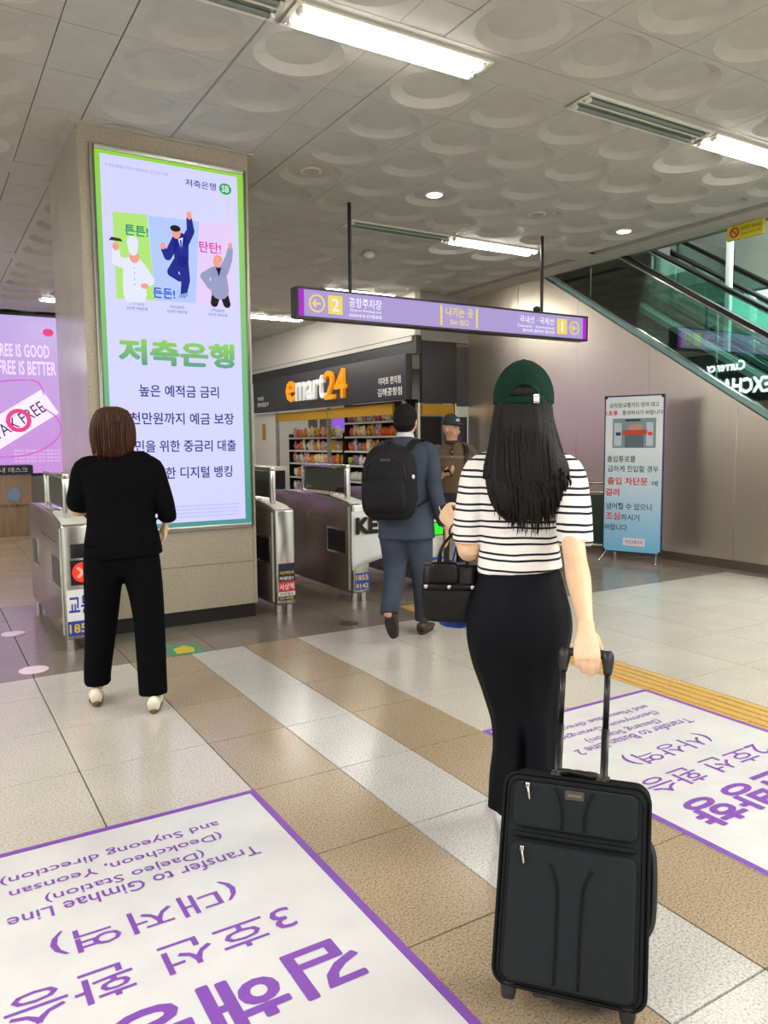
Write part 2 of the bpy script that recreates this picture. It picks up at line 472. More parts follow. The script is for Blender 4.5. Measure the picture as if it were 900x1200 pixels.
build(MB().prism([(1.44, 5.16), (1.56, 5.15), (1.59, 5.26), (1.54, 5.35), (1.45, 5.3)], 'z', .003, .004), 'yellow_patch', mat('sticker_yellow', S(212, 186, 40), .5), t)

# ------------------------------------------------------------------ ceiling
CZ = 3.72
ceiling = struct(B(-7, -6, CZ + .075, 7.66, 19, CZ + .2), 'ceiling', mat('ceiling_slab', S(120, 118, 112), .8))
def panel_mesh(w, l):
    """ceiling panel with one round pan pressed into it"""
    n = 32; vs = []; fs = []
    R0, R1, dz = .268, .195, .036
    def ring(r, z): return [(r * math.cos(2 * PI * k / n + PI / n), r * math.sin(2 * PI * k / n + PI / n), z) for k in range(n)]
    vs += ring(R0, 0); vs += ring(R0 - .012, .008); vs += ring(R1 + .012, dz - .007); vs += ring(R1, dz)
    for q in range(3):
        for k in range(n): fs.append((q * n + k, q * n + (k + 1) % n, (q + 1) * n + (k + 1) % n, (q + 1) * n + k))
    fs.append(tuple(3 * n + k for k in range(n)))
    g = .0022; x, y = w / 2 - g, l / 2 - g
    o = len(vs)
    # outer square outline points matching the ring
    for k in range(n):
        a = 2 * PI * k / n + PI / n; c, s_ = math.cos(a), math.sin(a)
        t = min(x / abs(c) if abs(c) > 1e-6 else 9, y / abs(s_) if abs(s_) > 1e-6 else 9)
        vs.append((c * t, s_ * t, 0))
    for k in range(n): fs.append((o + k, o + (k + 1) % n, (k + 1) % n, k))
    # corners
    for sx, sy in ((1, 1), (-1, 1), (-1, -1), (1, -1)):
        best = sorted(range(n), key=lambda k: (vs[o + k][0] - sx * x) ** 2 + (vs[o + k][1] - sy * y) ** 2)[:2]
        vs.append((sx * x, sy * y, 0)); fs.append((len(vs) - 1, o + best[0], o + best[1]))
    # rim up
    q = len(vs); vs += [(-x, -y, 0), (x, -y, 0), (x, y, 0), (-x, y, 0), (-x, -y, .07), (x, -y, .07), (x, y, .07), (-x, y, .07)]
    fs += [(q, q + 1, q + 5, q + 4), (q + 1, q + 2, q + 6, q + 5), (q + 2, q + 3, q + 7, q + 6), (q + 3, q, q + 4, q + 7)]
    me = bpy.data.meshes.new('ceiling_panel'); me.from_pydata(vs, [], fs); me.materials.append(M_ceil)
    bm = bmesh.new(); bm.from_mesh(me)
    for f in bm.faces:
        f.normal_update()
        if f.normal.z > .01: f.normal_flip()
    bm.to_mesh(me); bm.free()
    me.polygons.foreach_set('use_smooth', [True] * len(me.polygons)); me.set_sharp_from_angle(angle=math.radians(30))
    return me
PM = panel_mesh(.64, .6)
pcols = [.45 - .64 * k for k in range(8)] + [1.42, 2.04] + [2.985 + .64 * k for k in range(7)] + [7.44]
prow = []
for s in range(-2, 5):
    base = 4.0 + 3.29 * s
    for k in range(5): prow.append(base + .3 + .6 * k)
pp = [(x, y) for x in pcols for y in prow if -3 < y < 17]
pv = [p for p in pp if in_view(p[0], p[1], 1.2) and (p[0]**2 + p[1]**2) > 3.0]
pv.sort(key=lambda p: p[0] ** 2 + p[1] ** 2)
pset = set(pv[:290])
joined = MB()
for p in pp:
    if p[0] > 7.4:
        joined.box(7.30, p[1] - .297, CZ, 7.655, p[1] + .297, CZ + .07); continue
    if p in pset:
        o = bpy.data.objects.new('ceiling_panel', PM); COL.objects.link(o); o.parent = ceiling; o.location = (p[0], p[1], CZ)
    else:
        vs = [(v.co.x + p[0], v.co.y + p[1], v.co.z + CZ) for v in PM.vertices]
        joined.add(vs, [tuple(f.vertices) for f in PM.polygons])
o = build(joined, 'distant_ceiling_panels', M_ceil, ceiling, angle=30); o['kind'] = 'stuff'
for x0, x1 in ((.772, 1.098), (2.362, 2.662)):
    y = -2.58
    while y < 17:
        o = build(B(x0 + .003, y + .003, CZ + .004, x1 - .003, y + .6 - .003, CZ + .07), 'ceiling_strip_panel', M_ceil, ceiling); y += .6 if round((y + .6 - 4.0) % 3.29, 2) < 2.99 else .6
        if y > 13: break
for s in range(-2, 5):
    y1 = 4.0 + 3.29 * s; y0 = y1 - .284
    build(B(-7, y0, CZ + .001, 7.655, y1, CZ + .02), 'ceiling_service_strip', M_ceil, ceiling)

def fixture(x, y, on, label, n=0, yw=.25, L=1.30):
    t = thing('ceiling_light', label, 'ceiling light', (x + L / 2, y, CZ), group='recessed twin tube ceiling lights')
    z = CZ - .012
    fr = MB(); h = yw / 2
    fr.box(x, y - h, z, x + L, y - h + .022, z + .014).box(x, y + h - .022, z, x + L, y + h, z + .014)
    fr.box(x, y - h + .022, z, x + .03, y + h - .022, z + .014).box(x + L - .03, y - h + .022, z, x + L, y + h - .022, z + .014)
    fr.box(x + .03, y - .008, z + .001, x + L - .03, y + .008, z + .013)
    build(fr, 'frame', M_fixt, t, bevel=.002, seg=1)
    build(MB().box(x + .03, y - h + .022, z + .006, x + L - .03, y + h - .022, z + .0125), 'reflector', mat('reflector_grey', S(150, 150, 146), .5) if on else M_fixd, t)
    for s in (-1, 1):
        yc = y + s * .062
        if on:
            build(MB().cyl((x + .06, yc, z - .008), (x + L - .06, yc, z - .008), .019, 8), 'tube', M_tube, t)
        else:
            build(MB().cyl((x + .06, yc, z + .0), (x + L - .06, yc, z + .0), .012, 8), 'tube', mat('unlit_tube', S(120, 132, 124) if s < 0 else S(90, 90, 82), .3), t)
        c = MB(); c.box(x + .032, yc - .02, z - .02, x + .055, yc + .02, z + .004).box(x + L - .055, yc - .02, z - .02, x + L - .032, yc + .02, z + .004)
        build(c, 'lamp_holder', M_fixt, t)
    return t
R0y, R1y, R2y, R3y = 3.91, 7.22, 10.42, 13.2
fixture(1.79, R0y, True, 'lit ceiling light above the top of the green advert pillar, nearest the camera')
fixture(.47, R0y, False, 'unlit ceiling light cut by the top edge, left of the nearest lit one')
fixture(3.90, R0y, False, 'unlit ceiling light with teal reflector, at the right joined to a lit one')
fixture(5.22, R0y, True, 'lit ceiling light cut by the right edge of the picture')
fixture(3.93, R1y, False, 'unlit ceiling light behind the hanging sign rod')
fixture(5.24, R1y, True, 'lit ceiling light above the middle of the purple hanging sign')
fixture(5.22, R2y, True, 'lit ceiling light just behind the left half of the purple hanging sign')
fixture(4.95, R3y, True, 'lit ceiling light between pillar and hanging sign, far back')
fixture(1.70, R3y, True, 'lit ceiling light far back left of the pillar above the pink screen')
for (x, y, w_) in ((2.0, .62, 'left'), (4.6, .62, 'middle'), (6.0, .62, 'right')): fixture(x, y, True, 'lit ceiling light in the row overhead out of the picture, %s one' % w_)
def downlight(x, y, on, label):
    t = thing('downlight', label, 'downlight', (x, y, CZ + .036), group='round downlights')
    z0 = CZ + .036
    build(MB().cyl((x, y, z0 - .012), (x, y, z0 - .0005), .088, 24), 'trim_ring', M_fixt, t)
    build(MB().cyl((x, y, z0 - .016), (x, y, z0 - .012), .07, 24), 'lens', lit('downlight_glow', (1, .93, .8, 1), 14.0) if on else mat('grey_lens', S(168, 166, 156), .4), t)
downlight(4.265, 6.1, True, 'lit round downlight above the middle of the ceiling')
downlight(6.825, 6.1, True, 'lit round downlight near the escalator')
downlight(2.985, 6.1, False, 'unlit round downlight beside the top of the pillar')
downlight(5.545, 6.1, False, 'unlit round downlight between the two lit ones')
tag(build(MB().ell((4.82, 8.28, CZ + .0), (.07, .07, .05), 16, 6), 'smoke_detector', M_fixt, smooth=True, loc=(4.82, 8.28, CZ)), 'small white smoke detector on the ceiling behind the sign rod', 'detector')

# ------------------------------------------------------------------ right wall, steel panels, escalators
WX = 7.65
SLOPE = .6115
def zst(y): return 1.75 - SLOPE * (y - 5.0) * -1 if False else 1.75 + SLOPE * (y - 5.0)
# wall as a core with steel panels as its parts
yb, ye = 1.0, 10.0
core = MB().prism([(1.0, 0), (10.0, 0), (10.0, CZ), (8.25, CZ), (8.25, zst(8.25) - .03), (2.2, zst(2.2) - .03), (1.0, zst(2.2) - .03)], 'x', WX + .012, WX + .10)
wallr = struct(core, 'wall_right', mat('wall_core', S(120, 118, 110), .7))
py = 10.0
while py > 1.05:
    a, b = max(py - 1.2, 1.0), py
    g = .002
    zl = CZ if a >= 8.25 else min(CZ, zst(a) - .01); zr = CZ if b > 8.25 else zst(b) - .01
    pts = [(a + g, .10), (b - g, .10), (b - g, zr)]
    if a < 8.25 < b: pts += [(8.22, CZ)]
    pts += [(a + g, max(zl, .3))]
    build(MB().prism(pts, 'x', WX, WX + .012), 'steel_panel', M_steelw, wallr, bevel=.001, seg=1)
    py -= 1.2
struct(B(WX - .012, 1.0, 0, WX + .01, 10.0, .10), 'baseboard_right', mat('baseboard_steel', S(120, 112, 96), .35, .7))
struct(B(7.70, -6, -.12, 13.2, 19, 0.0), 'trim_1', mat('lower_slab', S(90, 90, 86), .8))

def escalator(x0, x1, label, detail=True, y_lo=1.6, y_hi=11.6):
    t = thing('escalator', label, 'escalator', ((x0 + x1) / 2, 5, 0))
    def P(y, dz): return (y, 1.75 + SLOPE * (y - 5) + dz)
    M_str = mat('stringer_grey_green', S(128, 172, 164), .3, .4)
    # truss cladding strips either side under the glass
    for (a, b) in ((x0, x0 + .06), (x1 - .06, x1)):
        build(MB().prism([P(y_lo, -.03), P(y_hi, -.03), P(y_hi, .05), P(y_lo, .05)], 'x', a, b), 'stringer', M_str, t, bevel=.004, seg=1)
        build(MB().prism([P(y_lo, .05), P(y_hi, .05), P(y_hi, .075), P(y_lo, .075)], 'x', a + .012, b - .012), 'glass_channel', M_chrome, t)
    build(MB().prism([P(y_lo, -.75), P(y_hi, -.75), P(y_hi, -.52), P(y_lo, -.52)], 'x', x0 + .005, x1 - .005), 'truss', M_fascd, t)
    for xs in (x0 + .03, x1 - .03):
        y = y_lo + .1
        while y < y_hi - .1:
            y2 = min(y + 1.9, y_hi - .1)
            build(MB().prism([P(y + .008, .075), P(y2 - .008, .075), P(y2 - .008, .80), P(y + .008, .80)], 'x', xs - .005, xs + .005), 'glass_pane', M_glass, t)
            y = y2
        h = [(xs, y_lo + (y_hi - y_lo) * k / 10, P(y_lo + (y_hi - y_lo) * k / 10, .84)[1]) for k in range(11)]
        build(MB().loft([(*q, .042, .03) for q in h], n=10, sub=1, power=3), 'handrail', M_black, t, smooth=True)
        build(MB().prism([P(y_lo, .785), P(y_hi, .785), P(y_hi, .81), P(y_lo, .81)], 'x', xs - .014, xs + .014), 'handrail_track', M_chrome, t)
    # inner skirts and deck strips
    for (a, b) in ((x0 + .06, x0 + .16), (x1 - .16, x1 - .06)):
        build(MB().prism([P(y_lo, -.05), P(y_hi, -.05), P(y_hi, .03), P(y_lo, .03)], 'x', a, b), 'deck_strip', mat('deck_teal_grey', S(150, 188, 178), .3, .4), t)
        build(MB().prism([P(y_lo, -.45), P(y_hi, -.45), P(y_hi, -.05), P(y_lo, -.05)], 'x', a + .04, b - .04), 'skirt', M_black, t)
    y = y_lo
    first = None
    while y < y_hi:
        z = P(y, -.30)[1]
        mb = MB().box(x0 + .165, 0, 0, x1 - .165, .42, .03); mb.box(x0 + .165, 0, -.22, x1 - .165, .02, 0)
        for k in range(8): mb.box(x0 + .2 + k * (x1 - x0 - .4) / 7.2, .0, .03, x0 + .22 + k * (x1 - x0 - .4) / 7.2, .42, .036)
        if first is None:
            ob = build(mb, 'step', mat('step_dark', S(34, 40, 40), .4, .5), None); first = ob
            ob.parent = t
        else:
            ob = bpy.data.objects.new('step', first.data); COL.objects.link(ob); ob.parent = t
        ob.location = (-(x0 + x1) / 2, y - 5, z)
        y += .40
    return t
e1 = escalator(7.65, 8.88, 'escalator with green tinted glass balustrade rising above the steel wall')
e2 = escalator(9.32, 10.55, 'second escalator behind the first one, seen through its glass at the right edge')
# slab edge, shaft walls, upper hall
struct(B(8.95, 7.42, 2.6, 9.25, 12, 5.2), 'trim_2', mat('shaft_grey', S(84, 82, 78), .6))
struct(B(7.66, 8.3, CZ, 13, 8.5, CZ + .9), 'trim_3', mat('shaft_grey', S(84, 82, 78), .6))
M_green = mat('shaft_wall', S(150, 156, 146), .5, noise=(2, S(136, 143, 134), .6))
struct(B(12.0, -6, 0, 12.15, 19, 7.2), 'wall_shaft', M_green)
struct(B(7.66, 14, 0, 12.0, 14.15, 7.2), 'wall_shaft_end', M_green)
struct(B(7.5, -6, 7.0, 12.2, 14.2, 7.15), 'ceiling_upper', mat('upper_ceiling', S(170, 172, 165), .7))
struct(B(7.66, -6, CZ, 7.75, 8.3, CZ + .22), 'trim_4', mat('opening_edge', S(110, 116, 108), .5))
struct(B(7.58, 8.3, CZ+.2, 7.66, 14, 7.2), 'wall_upper', M_green)
# bright lit panel on the shaft wall
t = thing('light_panel', 'bright white lit panel glowing behind the escalator glass at the right edge', 'light panel', (11.9, 6.1, 2.9))
build(B(11.93, 6.2, 2.95, 11.99, 8.35, 3.90), 'panel_frame', M_steel, t)
build(B(11.92, 6.25, 3.0, 11.93, 8.30, 3.85), 'glowing_face', lit('panel_glow', S(226, 250, 236), 3.0), t)
# post between the escalators
t = thing('white_post', 'white vertical post standing between the two escalators', 'post', (9.08, 6.36, 0))
build(MB().box(9.05, 6.32, 0.0, 9.11, 6.39, 3.98), 'post_body', mat('post_white', S(224, 232, 226), .4), t, bevel=.004)
build(MB().box(9.02, 6.29, 2.1, 9.14, 6.42, 2.2), 'post_foot', M_steel, t)
# yellow warning sign hanging at the ceiling edge
t = thing('warning_sign', 'yellow sign with a round red prohibition mark under the ceiling at the right edge', 'sign', (7.62, 5.15, 3.64))
build(B(7.60, 4.945, 3.565, 7.64, 5.36, 3.715), 'sign_board', mat('sign_yellow', S(196, 186, 30), .5), t, bevel=.003)
yv = 5.27
r_ = MB(); 
for k in range(20):
    a0, a1 = 2 * PI * k / 20, 2 * PI * (k + 1) / 20
    r_.prism([(yv + .055 * math.cos(a0), 3.64 + .055 * math.sin(a0)), (yv + .055 * math.cos(a1), 3.64 + .055 * math.sin(a1)), (yv + .038 * math.cos(a1), 3.64 + .038 * math.sin(a1)), (yv + .038 * math.cos(a0), 3.64 + .038 * math.sin(a0))], 'x', 7.594, 7.5985)
r_.obox((7.5965, yv, 3.64), (1, 0, 0), (0, .7, .7), (0, -.7, .7), .002, .042, .008)
build(r_, 'prohibition_ring', mat('sign_red', S(176, 40, 36), .5), t)
text('손대지 마시오', (7.597, 5.08, 3.665), (0, -1, 0), (0, 0, 1), mat('sign_ink', S(60, 56, 20), .6), t, w=.24, h=.045, bold=.01)
text('Keep hands off', (7.597, 5.08, 3.61), (0, -1, 0), (0, 0, 1), mat('sign_ink', S(60, 56, 20), .6), t, w=.22, h=.028)

# small glass side gate by the steel wall
t = thing('side_gate', 'low steel and dark glass side gate by the steel wall left of the standing banner', 'gate', (7.30, 7.0, 0))
f = MB(); a = Vector((7.02, 7.35)); b = Vector((7.50, 6.75))
dirv = (b - a).normalized(); nrm = Vector((-dirv.y, dirv.x))
def gp(s_, z): q = a + dirv * s_; return (q.x, q.y, z)
Lg = (b - a).length
for s_, nm in ((0, 'post'), (Lg, 'post')):
    build(MB().cyl(gp(s_, 0), gp(s_, .92), .025, 12), nm, M_steel, t, smooth=False)
for z in (.90, .78, .10):
    build(MB().cyl(gp(0, z), gp(Lg, z), .02, 10), 'rail', M_steel, t)
build(MB().obox(gp(Lg / 2, .44), (dirv.x, dirv.y, 0), (nrm.x, nrm.y, 0), (0, 0, 1), Lg / 2 - .04, .008, .31), 'dark_glass', mat('bottle_glass', S(20, 52, 42), .08), t)
build(MB().obox(gp(.06, .98), (dirv.x, dirv.y, 0), (nrm.x, nrm.y, 0), (0, 0, 1), .08, .05, .05), 'reader_box', mat('offwhite', S(220, 216, 204), .5), t, bevel=.008)

# ------------------------------------------------------------------ shop block
SX = 6.62
struct(B(SX, 10.0, 3.08, SX + .1, 17.2, CZ + .05), 'wall_shop', M_wallw)
struct(B(SX + .1, 10.0, 3.0, WX + .02, 10.1, CZ + .05), 'trim_5', mat('grey_strip', S(150, 148, 142), .6))
struct(B(SX + .02, 10.0, 2.80, SX + .12, 17.0, 3.08), 'trim_6', M_fascd)
struct(B(SX + .12, 9.98, 2.04, 7.40, 10.06, 3.0), 'trim_7', M_fascd, bevel=.004)
struct(B(7.40, 9.99, 2.0, WX - .002, 10.08, 2.94), 'trim_8', mat('charcoal_panel_b', S(70, 70, 74), .45))
struct(B(SX + .1, 17.0, 0, 10.2, 17.15, 3.7), 'wall_shop_back', M_wallw)
struct(B(10.0, 10.1, 0, 10.12, 17.0, 3.7), 'wall_shop_side', M_wallw)
struct(B(SX, 10.1, 3.0, 10.0, 17.0, 3.07), 'ceiling_shop', M_wallw)
# dark purple end panels, mullions
M_purp = mat('dark_purple_panel', S(44, 38, 62), .3)
t = thing('shop_end_panels', 'dark violet closed shop panels under the mustard band behind the man in the cap', 'shutter', (7.1, 10.0, 0))
for x0, x1 in ((6.75, 7.12), (7.13, 7.36), (7.42, 7.64)):
    build(B(x0, 10.02, .08, x1, 10.05, 1.83), 'panel', M_purp if x0 > 7.1 else M_blackm, t, bevel=.003)
build(B(6.75, 10.0, 1.85, 7.36, 10.05, 2.02), 'mustard_band', M_yel, t)
for x in (6.66, 7.375): build(B(x, 9.99, 0, x + .04, 10.06, 2.04), 'mullion', M_steel, t)
build(B(7.42, 10.0, 1.86, 7.64, 10.05, 1.99), 'white_band', M_fixt, t)
# shop sign
t = thing('shop_sign', 'long charcoal shop sign with big orange and white lettering over the snack shop', 'sign', (6.5, 13.2, 2.1))
build(B(6.50, 10.08, 2.10, 6.62, 16.42, 2.80), 'sign_box', M_fascia, t, bevel=.006)
M_or = mat('letter_orange', S(250, 160, 20), .4, emit=.35); M_wh = mat('letter_white', S(235, 235, 232), .4, emit=.3)
X, Y = (0, -1, 0), (0, 0, 1)
text('e', (6.47, 14.30, 2.46), X, Y, M_or, t, w=.42, h=.42, bold=.05, depth=.03, name='sign_letter')
text('mart', (6.47, 13.42, 2.47), X, Y, M_wh, t, w=1.25, h=.44, bold=.04, depth=.03, name='sign_letter')
text('24', (6.47, 12.38, 2.48), X, Y, M_or, t, w=.80, h=.52, bold=.05, depth=.03, name='sign_letter')
text('이마트 편의점', (6.494, 10.56, 2.42), X, Y, M_wh, t, w=.68, h=.12, bold=.01)
text('김해공항점', (6.494, 10.56, 2.24), X, Y, M_wh, t, w=.74, h=.13, bold=.01)
text('이마트', (6.494, 15.98, 2.40), X, Y, M_wh, t, w=.35, h=.09)
text('편의점입구', (6.494, 15.85, 2.27), X, Y, M_wh, t, w=.62, h=.09)
# mustard lintel with mullions
t = thing('shop_entrance', 'mustard lintel and grey mullions of the open snack shop front', 'shop front', (6.6, 13, 0))
build(B(6.58, 10.62, 1.88, 6.63, 15.3, 2.06), 'lintel', M_yel, t)
for y in (10.30, 12.92, 15.35): build(B(6.575, y - .03, 0, 6.635, y + .03, 2.08), 'mullion', M_steel, t)
build(B(6.585, 15.40, .0, 6.64, 16.6, 2.08), 'side_panel', M_wallw, t)
build(B(6.58, 15.95, 1.5, 6.584, 16.15, 1.85), 'notice', M_yel, t)
# snack shelves
SHELF_Z = [.10, .40, .70, 1.00, 1.27, 1.54, 1.80]
def shelf_unit(y0, y1, zs, label, top):
    t = thing('shop_shelf', label, 'shelf', (7.15, (y0 + y1) / 2, 0))
    build(B(7.22, y0, .0, 7.26, y1, top), 'back_panel', M_blackm, t)
    for z in zs:
        build(B(6.98, y0, z - .022, 7.22, y1, z), 'shelf_board', mat('shelf_grey', S(150, 150, 148), .4), t)
        build(B(6.972, y0, z - .03, 6.979, y1, z + .006), 'price_rail', mat('price_rail', S(220, 220, 216), .4), t)
    for y in (y0 - .02, y1): build(B(6.99, y, 0, 7.26, y + .02, top), 'side_panel', M_blackm, t)
    return t
shelf_unit(10.9, 13.0, SHELF_Z, 'tall black shop shelf of snacks right of the middle mullion', 2.15)
shelf_unit(13.1, 15.6, SHELF_Z[:6], 'lower black shop shelf of snacks left of the middle mullion', 1.62)
SN = [S(206, 40, 36), S(240, 190, 30), S(232, 228, 214), S(232, 228, 214), S(240, 130, 30), S(60, 140, 70), S(110, 60, 130), S(70, 160, 200), S(150, 40, 40), S(226, 214, 150), S(230, 120, 150), S(140, 100, 60), S(240, 236, 226)]
SNN = ['red', 'yellow', 'white', 'cream', 'orange', 'green', 'purple', 'blue', 'maroon', 'pale yellow', 'pink', 'brown', 'ivory']
SM = [mat('snack_' + n.replace(' ', '_'), c, .3, noise=(26, [S(236, 232, 220), S(210, 60, 40), S(240, 200, 60)][SNN.index(n) % 3], .95)) for n, c in zip(SNN, SN)]
def bag_mesh(i, w, h):
    mb = MB()
    mb.loft([(0, 0, 0, .5 * w, .006), (0, 0, .03, .5 * w, .018), (0, 0, h * .5, .46 * w, .045), (0, 0, h - .03, .5 * w, .02), (0, 0, h, .5 * w, .004)], n=10, sub=1, ref=(0, 1, 0), power=2.6)
    me = bpy.data.meshes.new('snack_bag'); me.from_pydata(mb.v, [], mb.f); me.materials.append(SM[i])
    for p in me.polygons: p.use_smooth = True
    return me
BAGM = [bag_mesh(i, random.uniform(.13, .17), random.uniform(.19, .235)) for i in range(len(SN))]
snacks = []
nb = 0
for si, z in enumerate(SHELF_Z):
    y = 11.0
    while y < 15.5:
        if 12.93 < y < 13.2: y = 13.22
        if y > 13 and si == 6: break
        i = random.randrange(len(SN))
        run = random.choice((1, 1, 1, 2))
        for r in range(run):
            o = bpy.data.objects.new('snack_bag', BAGM[i]); COL.objects.link(o)
            o.location = (7.05 + random.uniform(-.01, .01), y, z + .001); o.rotation_euler = (random.uniform(-.16, .16), random.uniform(-.12, .02), random.uniform(-.3, .3)); o.scale = (1, 1, random.uniform(.78, 1.05))
            snacks.append((o, i, si, y))
            nb += 1; y += .168
            if y > 15.5 or (12.93 < y < 13.1): break
def ordn(k): return '%d%s' % (k, {1: 'st', 2: 'nd', 3: 'rd'}.get(k if k < 20 else k % 10, 'th'))
for unit, lo_, hi_ in (('right', 0, 13), ('left', 13, 20)):
    for si in range(7):
        r = sorted([q for q in snacks if q[2] == si and lo_ < q[3] < hi_], key=lambda q: -q[3])
        for k, (o, i, _, y) in enumerate(r):
            where = ['lowest', 'second lowest', 'third lowest', 'middle', 'fifth', 'sixth', 'topmost'][si]
            tag(o, '%s snack bag, %s from left, %s board of the %s shop shelf' % (SNN[i], ordn(k + 1), where, unit), 'snack', 'snack bags on the shop shelves')
# shop counter with a violet screen, and posters
t = thing('shop_screen', 'small violet glowing screen inside the shop left of the middle mullion', 'screen', (7.3, 13.7, 1.65))
build(B(7.30, 13.15, 1.63, 7.34, 14.15, 1.98), 'bezel', M_black, t); build(B(7.292, 13.18, 1.66, 7.30, 14.12, 1.95), 'display', lit('violet_screen', S(132, 90, 200), 1.2), t)
for k, y in enumerate((14.3, 14.85)):
    o = tag(build(B(7.30, y, 1.64, 7.33, y + .42, 1.95), 'wall_poster', mat('poster_grey%d' % k, S(110 + 20 * k, 118, 112), .5), loc=(7.3, y, 1.64)), ['grey poster beside the violet screen in the shop', 'grey poster farthest left inside the shop'][k], 'poster')
t = thing('shop_counter', 'black curved counter with pale top in front of the shop beyond the gates', 'counter', (5.5, 12.4, 0))
ct = [(4.72 + 1.35 * math.cos(a) , 12.6 + .8 * math.sin(a)) for a in [PI * .5 + PI * k / 14 for k in range(15)]]
build(MB().prism(ct + [(5.2, 11.8), (5.2, 13.4)], 'z', 0, .98), 'counter_body', M_blackm, t)
build(MB().prism([(x * 1.0 - .03, y) for x, y in ct] + [(5.24, 11.77), (5.24, 13.43)], 'z', .98, 1.04), 'counter_top', mat('counter_top', S(226, 222, 206), .3), t)
tag(build(B(5.55, 16.5, 2.35, 5.62, 17.1, 2.95), 'hanging_screen', lit('teal_screen', S(80, 190, 190), 1.0), loc=(5.58, 16.8, 2.6)), 'small teal screen hanging at the far end of the shop sign', 'screen')

# far end wall of the hall, pink screen, booth
struct(B(-7, 16.9, 0, 6.6, 17.1, CZ + .07), 'wall_back', mat('back_wall', S(170, 164, 158), .5))
struct(B(-7, 14.9, 3.56, 2.3, 15.2, CZ + .03), 'trim_9', mat('brown_header', S(70, 58, 54), .6))
struct(B(-7.1, -6, 0, -7, 17, CZ + .1), 'wall_left', M_wallw)
struct(B(2.25, 14.8, 0, 2.5, 15.3, CZ), 'trim_10', M_wallw)
ZS = (14.6 * 1.0) / 13.8
t = thing('advert_screen', 'large glowing pink duty free screen at the far left of the hall', 'screen', (.9, 14.6, 0))
zb = .95; zt = 1.45 + (3.52 - 1.45) * ZS
build(B(-1.2, 14.62, zb - .05, 2.22, 14.74, zt + .05), 'screen_case', M_black, t)
pk = zgrad('pink_screen_glow', .95 - 0, S(218, 150, 236), 3.6, S(206, 182, 246), .9)
build(B(-1.16, 14.60, zb, 2.19, 14.62, zt), 'display', pk, t)
X, Y = (1, 0, 0), (0, 0, 1)
M_sw = lit('screen_white', S(240, 220, 252), 1.25); M_sp = lit('screen_pale_text', S(240, 216, 252), 1.1); M_srd = lit('screen_red', S(236, 70, 130), 1.1); M_sdk = lit('screen_ink', S(70, 50, 90), .8); M_spk = lit('screen_deep_pink', S(222, 100, 214), 1.0)
text('TAX-FREE IS GOOD', (1.45, 14.59, 3.05), X, Y, M_sp, t, w=1.15, h=.22, bold=.02)
text('DUTY-FREE IS BETTER', (1.46, 14.59, 2.76), X, Y, M_sp, t, w=1.32, h=.24, bold=.02)
build(MB().ell((2.02, 14.592, 3.38), (.09, .004, .07), 16, 6), 'round_mark', M_srd, t)
a = math.radians(33); ux, uz = math.cos(a), math.sin(a)
def sc(cx, cz, u, v): return (cx + u * ux - v * uz, cz + u * uz + v * ux)
build(MB().prism([sc(1.48, 1.86, -.62, -.24), sc(1.48, 1.86, .62, -.24), sc(1.48, 1.86, .62, .24), sc(1.48, 1.86, -.62, .24)], 'y', 14.575, 14.585), 'paper_tag', M_sw, t)
text('TAX FREE', (1.48, 14.570, 1.86), (ux, 0, uz), (-uz, 0, ux), M_sdk, t, w=.95, h=.2)
rr = MB()
for k in range(24):
    a0, a1 = 2 * PI * k / 24, 2 * PI * (k + 1) / 24
    rr.prism([(1.48 + .20 * math.cos(a0), 1.86 + .20 * math.sin(a0)), (1.48 + .20 * math.cos(a1), 1.86 + .20 * math.sin(a1)), (1.48 + .13 * math.cos(a1), 1.86 + .13 * math.sin(a1)), (1.48 + .13 * math.cos(a0), 1.86 + .13 * math.sin(a0))], 'y', 14.556, 14.562)
build(rr, 'round_stamp', M_srd, t)
build(MB().tube([(1.85, 14.575, 2.1), (2.1, 14.575, 1.9), (2.12, 14.575, 1.6), (1.7, 14.575, 1.3), (1.0, 14.575, 1.25), (.6, 14.575, 1.5)], .012, 6), 'cord', M_spk, t)
build(MB().tube([(1.0, 14.58, 2.15), (.98, 14.58, 2.45), (1.75, 14.58, 2.55), (1.9, 14.58, 2.3)], .012, 6), 'bag_handle_line', M_spk, t)
for k in range(4): text('국내선 면세점 안내 영업시간', (1.75, 14.59, 1.34 - .06 * k), X, Y, M_sp, t, w=.75, h=.035)
# wooden booth with dark board
t = thing('wooden_booth', 'pale wooden information booth with a dark name board at the far left', 'booth', (1.2, 13.6, 0))
build(B(.7, 13.4, 0, 1.50, 13.9, .98), 'booth_body', mat('booth_wood', S(150, 124, 98), .5, noise=(3, S(128, 104, 82), .8), stretch=(8, 8, 1)), t, bevel=.01)
build(B(.66, 13.38, .98, 1.53, 13.9, 1.12), 'name_board', mat('board_navy', S(34, 30, 56), .5), t)
text('안내 데스크', (1.2, 13.37, 1.05), X, Y, M_wallw, t, w=.5, h=.08)
build(MB().cyl((1.24, 13.39, .66), (1.24, 13.40, .66), .1, 20), 'round_emblem', mat('emblem_blue', S(120, 140, 170), .5), t)
text('부산교통공사', (1.24, 13.385, .48), X, Y, mat('ink_brown', S(70, 50, 40), .6), t, w=.5, h=.05)

